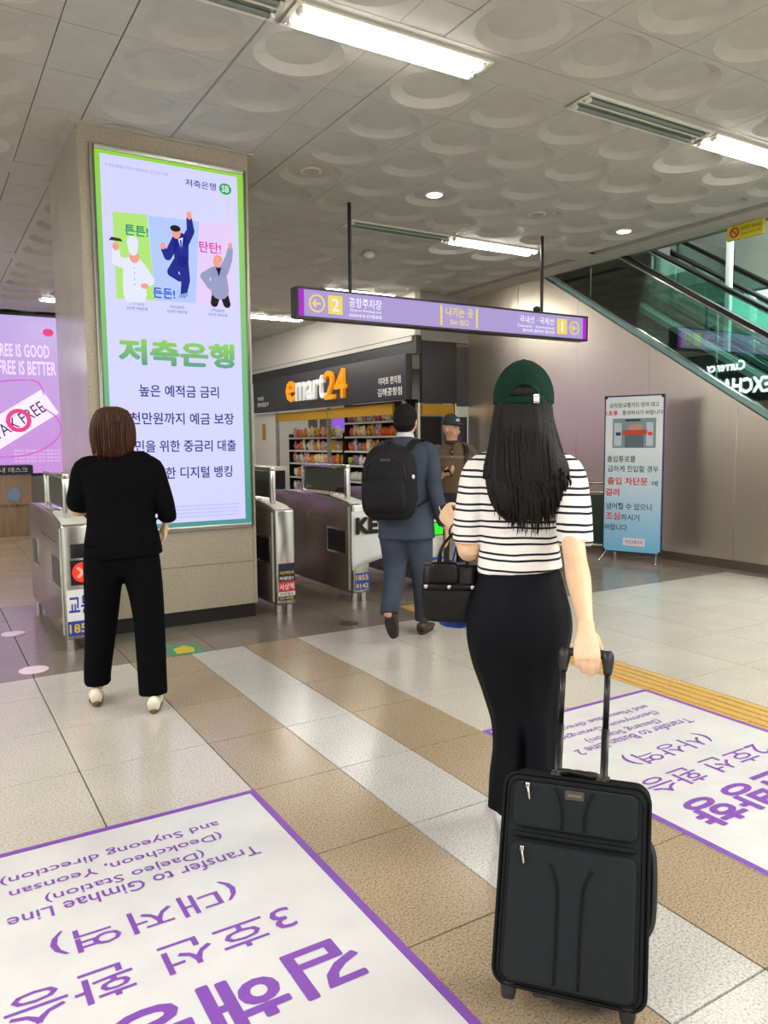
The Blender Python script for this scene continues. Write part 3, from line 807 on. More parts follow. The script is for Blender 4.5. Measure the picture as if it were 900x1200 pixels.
# exchange sign at the left side of the hall: shows mirrored in the escalator glass
t = thing('exchange_sign', 'lit currency exchange sign, seen mirrored in the escalator glass at the right edge', 'sign', (-.2, 10.6, 2.6))
build(B(-.30, 9.2, 2.25, -.20, 12.2, 3.35), 'sign_box', M_black, t)
lw = lit('exchange_white', (1, 1, 1, 1), 9.0)
text('Currency', (-.19, 10.9, 3.02), (0, 1, 0), (0, 0, 1), lw, t, w=.95, h=.28, bold=.01)
text('EXCHANGE', (-.19, 10.75, 2.6), (0, 1, 0), (0, 0, 1), lw, t, w=1.9, h=.34, bold=.02)

# ------------------------------------------------------------------ advert pillar
struct(B(1.078, 5.985, 0.115, 2.352, 7.30, CZ + .07), 'trim_11', M_pillg)
bpy.data.objects['trim_11'].name = 'trim_11'
pil = bpy.data.objects['trim_11']
# granite facing slabs of the pillar front, each a piece
for (x0, x1, z0, z1) in ((1.078, 2.352, 3.60, CZ + .04), (1.078, 1.150, .115, 3.598), (2.325, 2.352, .115, 3.598), (1.152, 2.323, .115, .47), (1.152, 2.323, .473, .76), (1.152, 2.323, .77, 3.597)):
    build(B(x0, 5.955, z0, x1, 5.984, z1), 'granite_slab', M_pill, pil, bevel=.001, seg=1)
struct(B(1.10, 5.97, 0, 2.335, 7.28, .115), 'baseboard_pillar', M_blackm)
struct(MB().box(1.03, 5.915, CZ - .004, 2.40, 5.954, CZ + .045).box(1.03, 5.955, CZ - .004, 1.077, 7.35, CZ + .045).box(2.353, 5.955, CZ - .004, 2.40, 7.35, CZ + .045), 'trim_12', M_ceil)
t = thing('advert_lightbox', 'tall backlit bank advert in a silver frame on the pillar, green border', 'advert', (1.742, 5.93, .795))
PX, PZ, PY = 1.178, .795, 5.930
fr = MB(); w = .03
x0, x1, z0, z1 = 1.150, 2.332, .765, 3.585
for q in ((x0, x0 + w, z0, z1), (x1 - w, x1, z0, z1), (x0 + w, x1 - w, z0, z0 + w), (x0 + w, x1 - w, z1 - w, z1)): fr.box(q[0], 5.915, q[2], q[1], 5.955, q[3])
build(fr, 'frame', mat('anodised_frame', S(186, 188, 176), .32, .6), t, bevel=.004, seg=2)
build(B(x0 + w, 5.932, z0 + w, x1 - w, 5.954, z1 - w), 'border_print', zgrad('border_green', 0.0, S(24, 140, 140), 2.8, S(140, 214, 24), 1.0), t)
IX0, IX1, IZ0, IZ1 = PX + .042, PX + 1.075, PZ + .035, PZ + 2.735
build(B(IX0, 5.929, IZ0, IX1, 5.9318, IZ1), 'white_print', lit('print_lavender', S(208, 208, 252), 1.05), t)
def pr(u, v): return (PX + u, PZ + v)
def ink(name, c, e=1.0): return lit(name, S(*c), e)
navy = ink('ink_navy', (40, 52, 120)); lime = ink('ink_lime', (176, 228, 120)); sky = ink('ink_sky', (178, 200, 250)); pinkp = ink('ink_pale_pink', (226, 204, 246)); deep = ink('ink_suit_blue', (36, 44, 140))
wht = ink('ink_white', (226, 230, 252)); flesh = ink('ink_flesh', (240, 160, 140)); grey = ink('ink_grey', (150, 156, 196)); blk = ink('ink_black', (30, 28, 40)); teal = ink('ink_teal', (10, 140, 110)); mag = ink('ink_magenta', (226, 60, 170)); blue2 = ink('ink_blue', (20, 60, 200)); brn = ink('ink_brown', (120, 80, 70))
_ly = [5.9280]
def poly(pts, m, name='print_shape', lay=1):
    y = 5.9288 - .0007 * lay
    return build(MB().prism([pr(*p) for p in pts], 'y', y - .0005, y), name, m, t)
def limb(pts, r, m, lay=3, name='print_shape'):
    y = 5.9288 - .0007 * lay; mb = MB()
    for i in range(len(pts) - 1):
        a = Vector(pts[i]); b = Vector(pts[i + 1]); d = (b - a).normalized(); n = Vector((-d.y, d.x))
        ra = r[i] if isinstance(r, (list, tuple)) else r; rb = r[i + 1] if isinstance(r, (list, tuple)) else r
        cap = []
        for k in range(7):
            an = PI / 2 + PI * k / 6; q = a + (n * math.sin(an) * -1 * 0 + d * math.cos(an) * ra + n * math.sin(an) * ra); cap.append(q)
        for k in range(7):
            an = -PI / 2 + PI * k / 6; q = b + (d * math.cos(an) * rb + n * math.sin(an) * rb); cap.append(q)
        mb.prism([pr(q.x, q.y) for q in cap], 'y', y - .0005 - .00012 * i, y - .0001 * i)
    return build(mb, name, m, t)
def dot(u, v, ru, rv, m, lay=3):
    return poly([(u + ru * math.cos(2 * PI * k / 18), v + rv * math.sin(2 * PI * k / 18)) for k in range(18)], m, lay=lay)
poly([(.115, 2.335), (.362, 2.35), (.401, 1.728), (.12, 1.719)], lime)
poly([(.370, 2.344), (.758, 2.352), (.713, 1.731), (.401, 1.728)], sky)
poly([(.762, 2.352), (1.027, 2.361), (1.009, 1.723), (.718, 1.728)], pinkp)
# chef
limb([(.25, 1.96), (.255, 1.76)], (.075, .085), wht); limb([(.20, 1.975), (.133, 1.985), (.127, 2.07)], (.04, .035, .025), wht); limb([(.30, 1.96), (.368, 1.871), (.328, 1.829)], (.04, .035, .025), wht)
dot(.259, 2.03, .036, .045, flesh, 4); limb([(.251, 2.07), (.251, 2.14)], (.032, .042), wht, 5); dot(.127, 2.09, .022, .03, flesh, 5); dot(.328, 1.825, .03, .02, flesh, 5)
poly([(.08, 2.13), (.18, 2.13), (.165, 2.15), (.10, 2.155)], brn, lay=6); limb([(.215, 1.74), (.205, 1.83)], .012, blk, 2)
for k in range(4): dot(.255, 1.95 - .04 * k, .004, .006, grey, 6)
# businessman
limb([(.612, 2.19), (.612, 2.05)], (.06, .055), deep); limb([(.645, 2.19), (.69, 2.27), (.682, 2.36)], (.036, .03, .022), deep); limb([(.575, 2.19), (.507, 2.062), (.478, 2.11)], (.034, .03, .02), deep)
limb([(.60, 2.04), (.535, 1.949), (.592, 1.905)], (.045, .036, .022), deep, 2); limb([(.62, 2.04), (.64, 1.90), (.62, 1.79)], (.045, .034, .024), deep)
dot(.577, 2.245, .034, .045, flesh, 5); dot(.572, 2.275, .04, .024, blk, 6); dot(.682, 2.385, .02, .03, flesh, 5); dot(.472, 2.135, .02, .026, flesh, 5)
poly([(.59, 2.20), (.628, 2.215), (.615, 2.11)], wht, lay=5); poly([(.603, 2.195), (.617, 2.195), (.618, 2.12), (.609, 2.10)], blue2, lay=6)
limb([(.595, 1.775), (.64, 1.79)], .013, grey, 5)
# lady
limb([(.905, 1.98), (.909, 1.85)], (.06, .075), grey); limb([(.945, 2.0), (.99, 2.10), (1.004, 2.17)], (.04, .03, .022), grey); limb([(.865, 1.99), (.785, 1.943), (.83, 1.87)], (.035, .03, .022), grey)
limb([(.885, 1.84), (.862, 1.745)], (.035, .03), blk, 2); limb([(.935, 1.84), (.965, 1.745)], (.035, .03), blk, 2)
dot(.892, 2.065, .032, .042, flesh, 5); dot(.90, 2.085, .034, .03, ink('ink_orange', (232, 150, 110)), 4); dot(1.004, 2.20, .018, .024, flesh, 5); poly([(.88, 2.02), (.925, 2.02), (.905, 1.95)], blk, lay=6)
X, Y = (1, 0, 0), (0, 0, 1)
def ptx(s, u, v, w, h, m, bold=0.0): 
    p = pr(u, v); return text(s, (p[0], 5.9245, p[1]), X, Y, m, t, w=w, h=h, bold=bold)
ptx('저축은행중앙회와 함께하는 든든한 저축', .303, 2.66, .46, .022, grey)
ptx('저축은행', .78, 2.628, .24, .055, navy, .008)
dot(.976, 2.627, .05, .043, ink('ink_green', (40, 170, 80)), 3); ptx('SB', .976, 2.627, .06, .05, wht, .02)
ptx('튼튼!', .282, 2.22, .17, .075, teal, .02); ptx('든든!', .47, 1.785, .165, .075, blue2, .02); ptx('탄탄!', .84, 2.167, .175, .085, mag, .02)
for u, s in ((.265, '소상공인을위한'), (.565, '직장인을위한'), (.887, '고객님을위한')):
    ptx(s, u, 1.69, .11, .022, navy); ptx('든든한 저축은행', u, 1.655, .15, .022, navy)
big = zgrad('big_letter_green', 1.23, S(0, 140, 120), 1.45, S(130, 210, 20), 1.0)
ptx('저축은행', .567, 1.338, .90, .195, big, .045)
ptx('높은 예적금 금리', .567, 1.052, .62, .092, navy, .012)
ptx('5천만원까지 예금 보장', .567, .843, .86, .092, navy, .012)
ptx('서민을 위한 중금리 대출', .567, .632, .88, .092, navy, .012)
ptx('간편한 디지털 뱅킹', .62, .425, .70, .092, navy, .012)
for k in range(4): ptx('본 광고는 저축은행중앙회에서 제작한 광고이며 예금자보호법에 따라 보호됩니다', .72, .16 - .028 * k, .62, .014, grey)

# ------------------------------------------------------------------ ticket gates
def gate(x0, yf, label, w=.165, L=1.75, H=.925, side='both', red=False, stickers=None, hoop=True):
    t = thing('ticket_gate', label, 'ticket gate', (x0 + w / 2, yf + L / 2, 0))
    x1 = x0 + w; yb = yf + L
    prof = [(yf + .02, .085), (yb - .02, .085), (yb, .12), (yb, H - .04), (yb - .10, H + .01), (yb - .55, H + .03), (yf + .45, H + .01), (yf + .12, H - .03), (yf + .02, H - .06)]
    build(MB().prism(prof, 'x', x0, x1), 'cabinet', M_steeld, t, bevel=.008)
    # bright end cap with rounded corner
    build(MB().box(x0 - .004, yf - .012, .085, x1 + .004, yf + .05, H - .03), 'end_cap', M_steel, t, bevel=.02, seg=3)
    build(MB().box(x0 - .006, yf + .05, .11, x0 + .0, yf + .075, H - .06).box(x1, yf + .05, .11, x1 + .006, yf + .075, H - .06), 'edge_trim', mat('pale_trim', S(214, 222, 208), .3, .3), t)
    build(MB().prism([(yf + .03, H - .045), (yf + .13, H - .02), (yf + .45, H + .02), (yf + .45, H + .028), (yf + .12, H - .008), (yf + .03, H - .035)], 'x', x0 + .012, x1 - .012), 'sloped_top', M_fixt, t)
    build(MB().box(x0 + .015, yf + .46, H + .012, x1 - .015, yb - .56, H + .036), 'top_plate', M_steel, t, bevel=.004)
    # side windows (flap housings)
    for yy0, yy1, z0, z1 in ((yf + .12, yf + .50, .42, .66), (yf + L - .55, yf + L - .25, .42, .66)):
        build(B(x0 - .004, yy0, z0, x0 + .002, yy1, z1).box(x1 - .002, yy0, z0, x1 + .004, yy1, z1), 'window_rim', M_steel, t, bevel=.001)
        build(B(x0 - .007, yy0 + .02, z0 + .02, x0 - .003, yy1 - .02, z1 - .02).box(x1 + .003, yy0 + .02, z0 + .02, x1 + .007, yy1 - .02, z1 - .02), 'dark_window', M_black, t)
    for k in range(5):
        build(MB().cyl((x0 - .004, yf + .35 + k * .16, .75), (x0 + .001, yf + .35 + k * .16, .75), .008, 8), 'sensor_eye', M_black, t)
    for yy in (yf + .02, yb - .10):
        for xx in (x0 + .035, x1 - .035): build(MB().cyl((xx, yy + .03, 0), (xx, yy + .03, .088), .030, 14), 'foot', M_chrome, t)
    if hoop:
        ya, yc = yf + .22, yf + 1.15
        for yy in (ya, yc): build(B(x0 + .05, yy - .02, H - .01, x0 + .095, yy + .02, 1.205), 'hoop_post', M_steel, t, bevel=.004)
        build(B(x0 + .05, ya - .02, 1.205, x0 + .095, yc + .02, 1.238), 'hoop_bar', M_steel, t, bevel=.004)
        build(B(x0 + .068, ya + .02, .98, x0 + .076, yc - .02, 1.20), 'hoop_glass', M_glassl, t)
    if red:
        build(B(x0 + .05, yf - .019, .66, x1 - .01, yf - .012, .76), 'card_reader', M_black, t, bevel=.002)
        build(B(x0 + .045, yf - .018, .47, x1 - .008, yf - .012, .645), 'display', M_black, t)
        build(MB().cyl((x0 + .125, yf - .022, .56), (x0 + .125, yf - .018, .56), .070, 20), 'stop_light', lit('stop_red', S(255, 50, 30), 2.0), t)
        build(MB().obox((x0 + .125, yf - .0235, .56), (.7, 0, .7), (0, 1, 0), (-.7, 0, .7), .05, .001, .01).obox((x0 + .125, yf - .0235, .56), (.7, 0, -.7), (0, 1, 0), (.7, 0, .7), .05, .001, .01), 'cross_mark', lit('stop_pink', S(255, 150, 130), 1.5), t)
    for (z0, z1, m, s, tm) in (stickers or []):
        build(B(x0 + .012, yf - .0165, z0, x1 - .006, yf - .0125, z1), 'sticker', m, t)
        if s: text(s, ((x0 + x1) / 2, yf - .0175, (z0 + z1) / 2), (1, 0, 0), (0, 0, 1), tm, t, w=(x1 - x0) * .78, h=(z1 - z0) * .62, bold=.02)
    return t
m_navy = mat('st_navy', S(24, 34, 62), .4); m_y = mat('st_yellow', S(226, 190, 40), .4); m_w = mat('st_white', S(230, 230, 230), .4); m_r = mat('st_red', S(206, 44, 46), .4); m_b = mat('st_blue', S(30, 66, 170), .4); m_bk = mat('st_ink', S(30, 30, 40), .4); m_b2 = mat('st_sky', S(80, 150, 210), .4)
gate(.80, 5.62, 'ticket gate with red stop light beside the woman in black', L=1.85, w=.20, red=True, stickers=[(.115, .22, m_b, '1855', m_y), (.22, .44, m_w, '교통', m_b)])
gate(2.485, 5.86, 'ticket gate close to the right side of the advert pillar, dark left side', stickers=[(.385, .44, m_navy, None, None), (.34, .385, m_navy, '사상역안내', m_y), (.29, .34, m_navy, '차량은?', m_w), (.20, .29, m_r, '사상역', m_w), (.165, .20, m_w, '공항철도', m_bk), (.13, .165, m_navy, '안내문', m_y)], L=1.9)
gate(3.262, 5.95, 'ticket gate behind the backpack man with the white paper banner tied to it', stickers=[(.19, .27, m_b, '1855', m_y), (.12, .19, m_b, '0142', m_y)], L=1.9)
gate(4.11, 5.98, 'ticket gate mostly hidden between the backpack man and the woman with the cap', stickers=[(.115, .2, m_b, '1855', m_y), (.2, .34, m_b, '안내', m_y)], L=1.9)
bpy.data.objects['ticket_gate.003']
t = thing('gate_arrow_light', 'small green arrow light glowing on the gate behind the handbag', 'light', (4.17, 5.95, .62))
build(B(4.13, 5.945, .55, 4.25, 5.968, .68), 'housing', M_black, t); build(B(4.14, 5.940, .56, 4.24, 5.945, .67), 'green_lamp', lit('go_green', S(40, 220, 40), 1.6), t)
# far gates beyond the pillar
gate(2.52, 8.5, 'farther ticket gate seen past the right edge of the pillar', L=1.2)

# white paper banner tied between the gates
t = thing('paper_banner', 'white paper banner with bold black letters tied between two ticket gates', 'banner', (3.5, 5.88, .5))
mb = MB(); nx, nz = 14, 8; vs = []
for j in range(nz + 1):
    for i in range(nx + 1):
        u, v = i / nx, j / nz
        x = 3.24 + .72 * u + .03 * (1 - v) * math.sin(u * 3)
        ztop = .83 - .02 * u; zbot = .30 + .06 * math.sin(u * PI * .9) + .10 * u
        z = zbot + (ztop - zbot) * v
        vs.append((x, 5.925 + .016 * math.sin(u * 11 + v * 2) * (1 - v * .8), z))
fs = [(j * (nx + 1) + i, j * (nx + 1) + i + 1, (j + 1) * (nx + 1) + i + 1, (j + 1) * (nx + 1) + i) for j in range(nz) for i in range(nx)]
mb.add(vs, fs); o = build(mb, 'paper', mat('paper_white', S(214, 218, 218), .6), t, smooth=True)
sd = o.modifiers.new('th', 'SOLIDIFY'); sd.thickness = .002
text('KE', (3.385, 5.905, .70), (1, 0, 0), (0, 0, 1), M_blackm, t, w=.235, h=.155, bold=.06)
text('&', (3.63, 5.905, .70), (1, 0, 0), (0, 0, 1), M_blackm, t, w=.13, h=.155, bold=.06)

# ------------------------------------------------------------------ hanging sign
t = thing('hanging_sign', 'long purple lit direction sign with black frame hanging on two rods', 'sign', (4.98, 6.7, 2.75))
fr = MB(); x0, x1, z0, z1 = 3.09, 6.87, 2.612, 2.900
for q in ((x0, x0 + .02, z0, z1), (x1 - .02, x1, z0, z1), (x0 + .02, x1 - .02, z0, z0 + .02), (x0 + .02, x1 - .02, z1 - .02, z1)): fr.box(q[0], 6.66, q[2], q[1], 6.80, q[3])
build(fr, 'frame', mat('sign_frame', S(44, 38, 46), .4), t)
build(B(x0 + .02, 6.668, z0 + .02, x1 - .02, 6.79, z1 - .02), 'lit_face', lit('sign_lavender', S(176, 160, 216), .95), t)
for q in ((x0 + .02, x0 + .075), (x1 - .075, x1 - .02)): build(B(q[0], 6.664, z0 + .021, q[1], 6.667, z1 - .021), 'violet_end', lit('sign_violet', S(176, 50, 206), .95), t)
sy = lit('sign_yellow_print', S(240, 216, 110), 1.0); swt = lit('sign_white_print', S(236, 232, 250), 1.1)
def htx(s, x, z, w, h, m, bold=.01): return text(s, (x, 6.662, z), (1, 0, 0), (0, 0, 1), m, t, w=w, h=h, bold=bold)
def ring_icon(cx, cz, r, flip):
    mb = MB()
    for k in range(24):
        a0, a1 = 2 * PI * k / 24, 2 * PI * (k + 1) / 24
        mb.prism([(cx + r * math.cos(a0), cz + r * math.sin(a0)), (cx + r * math.cos(a1), cz + r * math.sin(a1)), (cx + r * .8 * math.cos(a1), cz + r * .8 * math.sin(a1)), (cx + r * .8 * math.cos(a0), cz + r * .8 * math.sin(a0))], 'y', 6.662, 6.665)
    d = -flip
    mb.obox((cx, 6.6635, cz), (1, 0, 0), (0, 1, 0), (0, 0, 1), r * .5, .0015, r * .12)
    mb.obox((cx - d * r * .32, 6.6635, cz + r * .18), (1, 0, d * 1.0), (0, 1, 0), (-d * 1.0, 0, 1), r * .32, .0015, r * .1)
    mb.obox((cx - d * r * .32, 6.6635, cz - r * .18), (1, 0, -d * 1.0), (0, 1, 0), (d * 1.0, 0, 1), r * .32, .0015, r * .1)
    build(mb, 'arrow_icon', sy, t)
ring_icon(3.30, 2.757, .085, -1); ring_icon(6.655, 2.752, .08, -1)
for cx, n_ in ((3.497, '2'), (6.46, '1')):
    build(B(cx - .078, 6.6645, 2.67, cx + .078, 6.667, 2.845), 'number_square', sy, t); htx(n_, cx, 2.757, None, .12, swt, .012)
htx('공항주차장', 3.83, 2.797, .37, .095, swt, .012); htx('Airport Parking Lot', 3.83, 2.722, .36, .034, swt); htx('机场停车场 空港駐車場', 3.83, 2.675, .37, .036, swt)
for bx in (4.745, 5.214): build(B(bx - .012, 6.664, 2.655, bx + .012, 6.667, 2.86), 'divider_bar', sy, t)
htx('나가는 곳', 4.98, 2.80, .36, .10, sy, .02); htx('Exit 出口', 4.98, 2.70, .24, .062, sy, .02)
htx('국내선 · 국제선', 6.07, 2.80, .52, .08, swt, .012); htx('Domestic · International', 6.06, 2.728, .55, .034, swt); htx('国内线 国际线 国内線', 6.10, 2.68, .48, .036, swt)
for rx in (3.697, 6.20): build(MB().cyl((rx, 6.73, 2.90), (rx, 6.73, CZ + .06), .018, 10), 'rod', M_black, t)
build(MB().ell((6.10, 6.70, 2.93), (.05, .04, .035), 12, 8), 'bracket_knob', M_black, t)

# ------------------------------------------------------------------ standing banner
bp0 = Vector((7.03, 6.52)); bp1 = Vector((7.29, 5.86)); bd = (bp1 - bp0).normalized(); bn = Vector((bd.y, -bd.x))
if bn.dot(Vector((-1, -1))) < 0: bn = -bn
BW = (bp1 - bp0).length; bc = (bp0 + bp1) / 2; BH0, BH1 = .10, 1.96
t = thing('standing_banner', 'white to blue standing banner with black and red lettering before the steel wall', 'banner', (bc.x, bc.y, 0))
XD = (bd.x, bd.y, 0); ND = (bn.x, bn.y, 0); UP = (0, 0, 1)
def bpnt(u, z, off=0.0): q = bc + bd * u + bn * off; return (q.x, q.y, z)
build(MB().obox(bpnt(0, (BH0 + BH1) / 2, 0), XD, ND, UP, BW / 2, .008, (BH1 - BH0) / 2), 'edge_board', mat('banner_edge', S(52, 50, 100), .5), t, bevel=.004)
bg = zgrad('banner_print', .15, S(120, 188, 226), 1.35, S(222, 230, 234), 0)
build(MB().obox(bpnt(0, (BH0 + BH1) / 2, .0105), XD, ND, UP, BW / 2 - .018, .002, (BH1 - BH0) / 2 - .018), 'print', bg, t)
k_ = mat('banner_ink', S(36, 50, 60), .5); rd = mat('banner_red', S(220, 60, 44), .5)
def btx(s, u, z, w, h, m=k_, bold=.008): return text(s, bpnt(u, z, .0145), XD, UP, m, t, w=w, h=h, bold=bold)
s_ = BW / .71
btx('승차권/교통카드 먼저 대고', .0, 1.845, .58, .055); btx('1초후', -.26, 1.755, .14, .06, rd, .03); btx('통과하시기 바랍니다', .10, 1.755, .47, .052)
btx('출입통로를', -.14, 1.215, .34, .075); btx('급하게 진입할 경우', .0, 1.10, .60, .075); btx('출입 차단문', -.06, .955, .48, .09, rd, .02); btx('에', .26, .935, .07, .06)
btx('걸려', -.24, .82, .17, .09, rd, .02); btx('넘어질 수 있으니', -.04, .655, .54, .08); btx('조심', -.23, .535, .17, .095, rd, .02); btx('하시기', -.02, .525, .22, .075); btx('바랍니다', -.19, .40, .27, .075)
build(MB().obox(bpnt(.03, .235, .0135), XD, ND, UP, .13, .001, .045), 'logo_patch', mat('logo_patch', S(232, 214, 226), .5), t); btx('부산교통공사', .03, .235, .21, .045, mat('logo_ink', S(40, 40, 90), .5))
# photo of a gate printed on it
def pb(u0, u1, z0, z1, m, lay): return build(MB().obox(bpnt((u0 + u1) / 2, (z0 + z1) / 2, .0128 + lay * .0009), XD, ND, UP, (u1 - u0) / 2, .0004, (z1 - z0) / 2), 'photo_print', m, t)
pb(-.25, .26, 1.345, 1.69, mat('ph_blue', S(126, 148, 162), .5), 0); pb(-.10, .12, 1.35, 1.50, mat('ph_grey', S(96, 106, 114), .5), 1); pb(-.06, .10, 1.54, 1.62, mat('ph_tan', S(190, 150, 120), .5), 1)
pb(-.13, .16, 1.50, 1.555, mat('ph_red', S(196, 70, 50), .5), 2); pb(-.23, -.14, 1.37, 1.64, mat('ph_pale', S(190, 202, 210), .5), 2); pb(.15, .23, 1.37, 1.64, mat('ph_pale', S(190, 202, 210), .5), 2); pb(-.21, -.15, 1.49, 1.53, mat('ph_dk', S(40, 60, 80), .5), 3); pb(.17, .22, 1.49, 1.53, rd, 3)
pb(-.10, .08, 1.655, 1.68, mat('ph_dk', S(40, 60, 80), .5), 1)
for u in (-.30, .30):
    build(MB().tube([bpnt(u, .12, .012), bpnt(u * 1.06, .06, .10), bpnt(u * 1.12, .012, .16)], .008, 8), 'leg', M_chrome, t, smooth=True)
    build(MB().tube([bpnt(u, .12, -.012), bpnt(u, .06, -.12), bpnt(u, .012, -.20)], .008, 8), 'leg', M_chrome, t, smooth=True)
for u in (-BW / 2 + .02, BW / 2 - .02):
    for z in (BH0 + .02, BH1 - .02): build(MB().obox(bpnt(u, z, .012), XD, ND, UP, .018, .006, .018), 'corner_clip', M_black, t, bevel=.002)

# ------------------------------------------------------------------ people
def RM(loc, az, dz=0.0):
    return Matrix.Translation((loc[0], loc[1], dz)) @ Matrix.Rotation(-math.radians(az), 4, 'Z')
def tw(mb, M):
    mb.v = [tuple(M @ Vector(v)) for v in mb.v]; return mb
def fwave(k, amp, seed=0.0, lo=0.0):
    def f(t, th, P):
        return 1 + amp * (max(0, t - lo)) * (math.sin(k * th + seed + 5 * t) + .6 * math.sin((k * 2 - 1) * th + seed * 2 + 9 * t))
    return f
def chain(mb, pts, n=14, sub=4, ref=(1, 0, 0), ends=True):
    """tapering limb; every point (x, y, z, r[, r2]); rounded at both ends"""
    st = [(p[0], p[1], p[2], p[3], p[4] if len(p) > 4 else p[3]) for p in pts]
    mb.loft(st, n=n, sub=sub, ref=ref)
    if ends:
        for q in (st[0], st[-1]): mb.ell(q[:3], (min(q[3], q[4]) * .98,) * 3, 12, 8)
    return mb
def hand(mb, Wp, a, pn, s, curls, sc=1.0, thumb=(.5, .8, .35), thumb2=(.9, .1, .5), spread=.0):
    Wp = Vector(Wp); a = Vector(a).normalized(); s = Vector(s); s = (s - a * s.dot(a)).normalized(); pn = Vector(pn); pn = (pn - a * pn.dot(a) - s * pn.dot(s)).normalized()
    k = sc
    P = lambda u, v, w=0: Wp + a * (u * k) + s * (v * k) + pn * (w * k)
    mb.loft([(*P(-.02, 0), .025 * k, .019 * k), (*P(.01, 0), .027 * k, .018 * k), (*P(.045, 0), .036 * k, .016 * k), (*P(.082, .0), .040 * k, .014 * k), (*P(.094, 0), .036 * k, .010 * k)], n=14, sub=3, ref=tuple(s))
    Ls = [(.043, .026, .021), (.048, .030, .022), (.044, .028, .022), (.034, .022, .019)]
    off = [.030, .0105, -.0095, -.0285]; bu = [.086, .090, .087, .080]
    for i in range(4):
        p = P(bu[i], off[i]); pts = [(*P(bu[i] - .02, off[i]), .0095 * k), (*p, .0098 * k)]
        th = 0
        for j in range(3):
            th = math.radians(curls[j] + (3 * i if j else 0)); d = a * math.cos(th) + pn * math.sin(th) + s * spread * (1.5 - i)
            p = p + d * Ls[i][j] * k; pts.append((*p, (.0092, .0085, .0074)[j] * k))
        mb.loft([(*q[:3], q[3], q[3]) for q in pts], n=8, sub=2, ref=tuple(s))
        mb.ell(pts[-1][:3], (.0074 * k,) * 3, 8, 6)
    b = P(.02, .022, .004); d1 = (a * thumb[0] + s * thumb[1] + pn * thumb[2]).normalized(); d2 = (a * thumb2[0] + s * thumb2[1] + pn * thumb2[2]).normalized()
    q1 = b + d1 * .045 * k; q2 = q1 + d2 * .032 * k; q3 = q2 + d2 * .022 * k
    mb.loft([(*b, .015 * k, .013 * k), (*q1, .0115 * k, .0115 * k), (*q2, .0098 * k, .0098 * k), (*q3, .0078 * k, .0078 * k)], n=8, sub=2, ref=tuple(pn)); mb.ell(q3, (.0078 * k,) * 3, 8, 6)
    return mb
def head(mb, c, yaw=0.0, k=1.0, male=False):
    R = Matrix.Rotation(math.radians(yaw), 3, 'Z'); c = Vector(c)
    def E(p, r): mb.ell(c + R @ (Vector(p) * k), tuple(x * k for x in r), 20, 14, rot=R)
    E((0, -.012, .022), (.074, .092, .100)); E((0, .022, -.035), (.060, .066, .078)); E((0, .040, -.082), (.034, .034, .026))
    E((0, .088, .022), (.05, .012, .012)); E((0, .096, -.012), (.010, .016, .024)); E((0, .106, -.030), (.015, .013, .010))
    E((0, .082, -.058), (.024, .012, .012))
    for s in (-1, 1):
        E((s * .077, -.004, -.008), (.010, .019, .031)); E((s * .042, .062, -.030), (.022, .022, .022))
    if male: E((0, .03, -.07), (.05, .045, .03))
def face_parts(c, yaw, k, parent, M, brow):
    R = Matrix.Rotation(math.radians(yaw), 3, 'Z'); c = Vector(c)
    def at(p): return c + R @ (Vector(p) * k)
    we = mat('eye_white', S(226, 220, 212), .3); dk = mat('eye_dark', S(24, 18, 16), .3)
    for s in (-1, 1):
        build(tw(MB().ell(at((s * .031, .082, .003)), (.013 * k, .009 * k, .006 * k), 12, 8, rot=R), M), 'eye', we, parent, smooth=True)
        build(tw(MB().ell(at((s * .031, .089, .003)), (.006 * k, .004 * k, .006 * k), 10, 6, rot=R), M), 'iris', dk, parent, smooth=True)
        build(tw(MB().tube([at((s * .016, .095, .022)), at((s * .032, .094, .027)), at((s * .047, .083, .021))], .0038 * k, 6), M), 'eyebrow', brow, parent, smooth=True)
    build(tw(MB().ell(at((0, .092, -.056)), (.021 * k, .006 * k, .006 * k), 14, 8, rot=R), M), 'mouth', mat('lips', S(168, 96, 84), .5), parent, smooth=True)
def shoe_mb(M, L=.26, W=.045, H=.075, low=False):
    up = MB().loft([(0, -.06, .045, W * .62, H * .45), (0, -.045, .05, W * .80, H * .62), (0, .0, .05, W * .88, H * (.6 if not low else .45)), (0, .06, .042, W * .95, H * .48), (0, .12, .034, W * 1.0, H * .32), (0, L - .085, .026, W * .8, H * .22), (0, L - .062, .02, W * .4, H * .12)], n=16, sub=3)
    so = MB().prism([(W * .95 * math.cos(a) * (1.0 if math.sin(a) > 0 else .82), (L / 2 - .065) + (L / 2) * math.sin(a)) for a in [2 * PI * k / 24 for k in range(24)]], 'z', 0, .02)
    return tw(up, M), tw(so, M)
def add_shoes(specs, parent, Mr, mu, ms, **k):
    for (x, y, z, rz, pitch) in specs:
        M = Mr @ Matrix.Translation((x, y, z)) @ Matrix.Rotation(math.radians(rz), 4, 'Z') @ Matrix.Rotation(math.radians(pitch), 4, 'X')
        u, s_ = shoe_mb(M, **k)
        sh = build(u, 'shoe', mu, parent, smooth=True); build(s_, 'sole', ms, sh, bevel=.003)

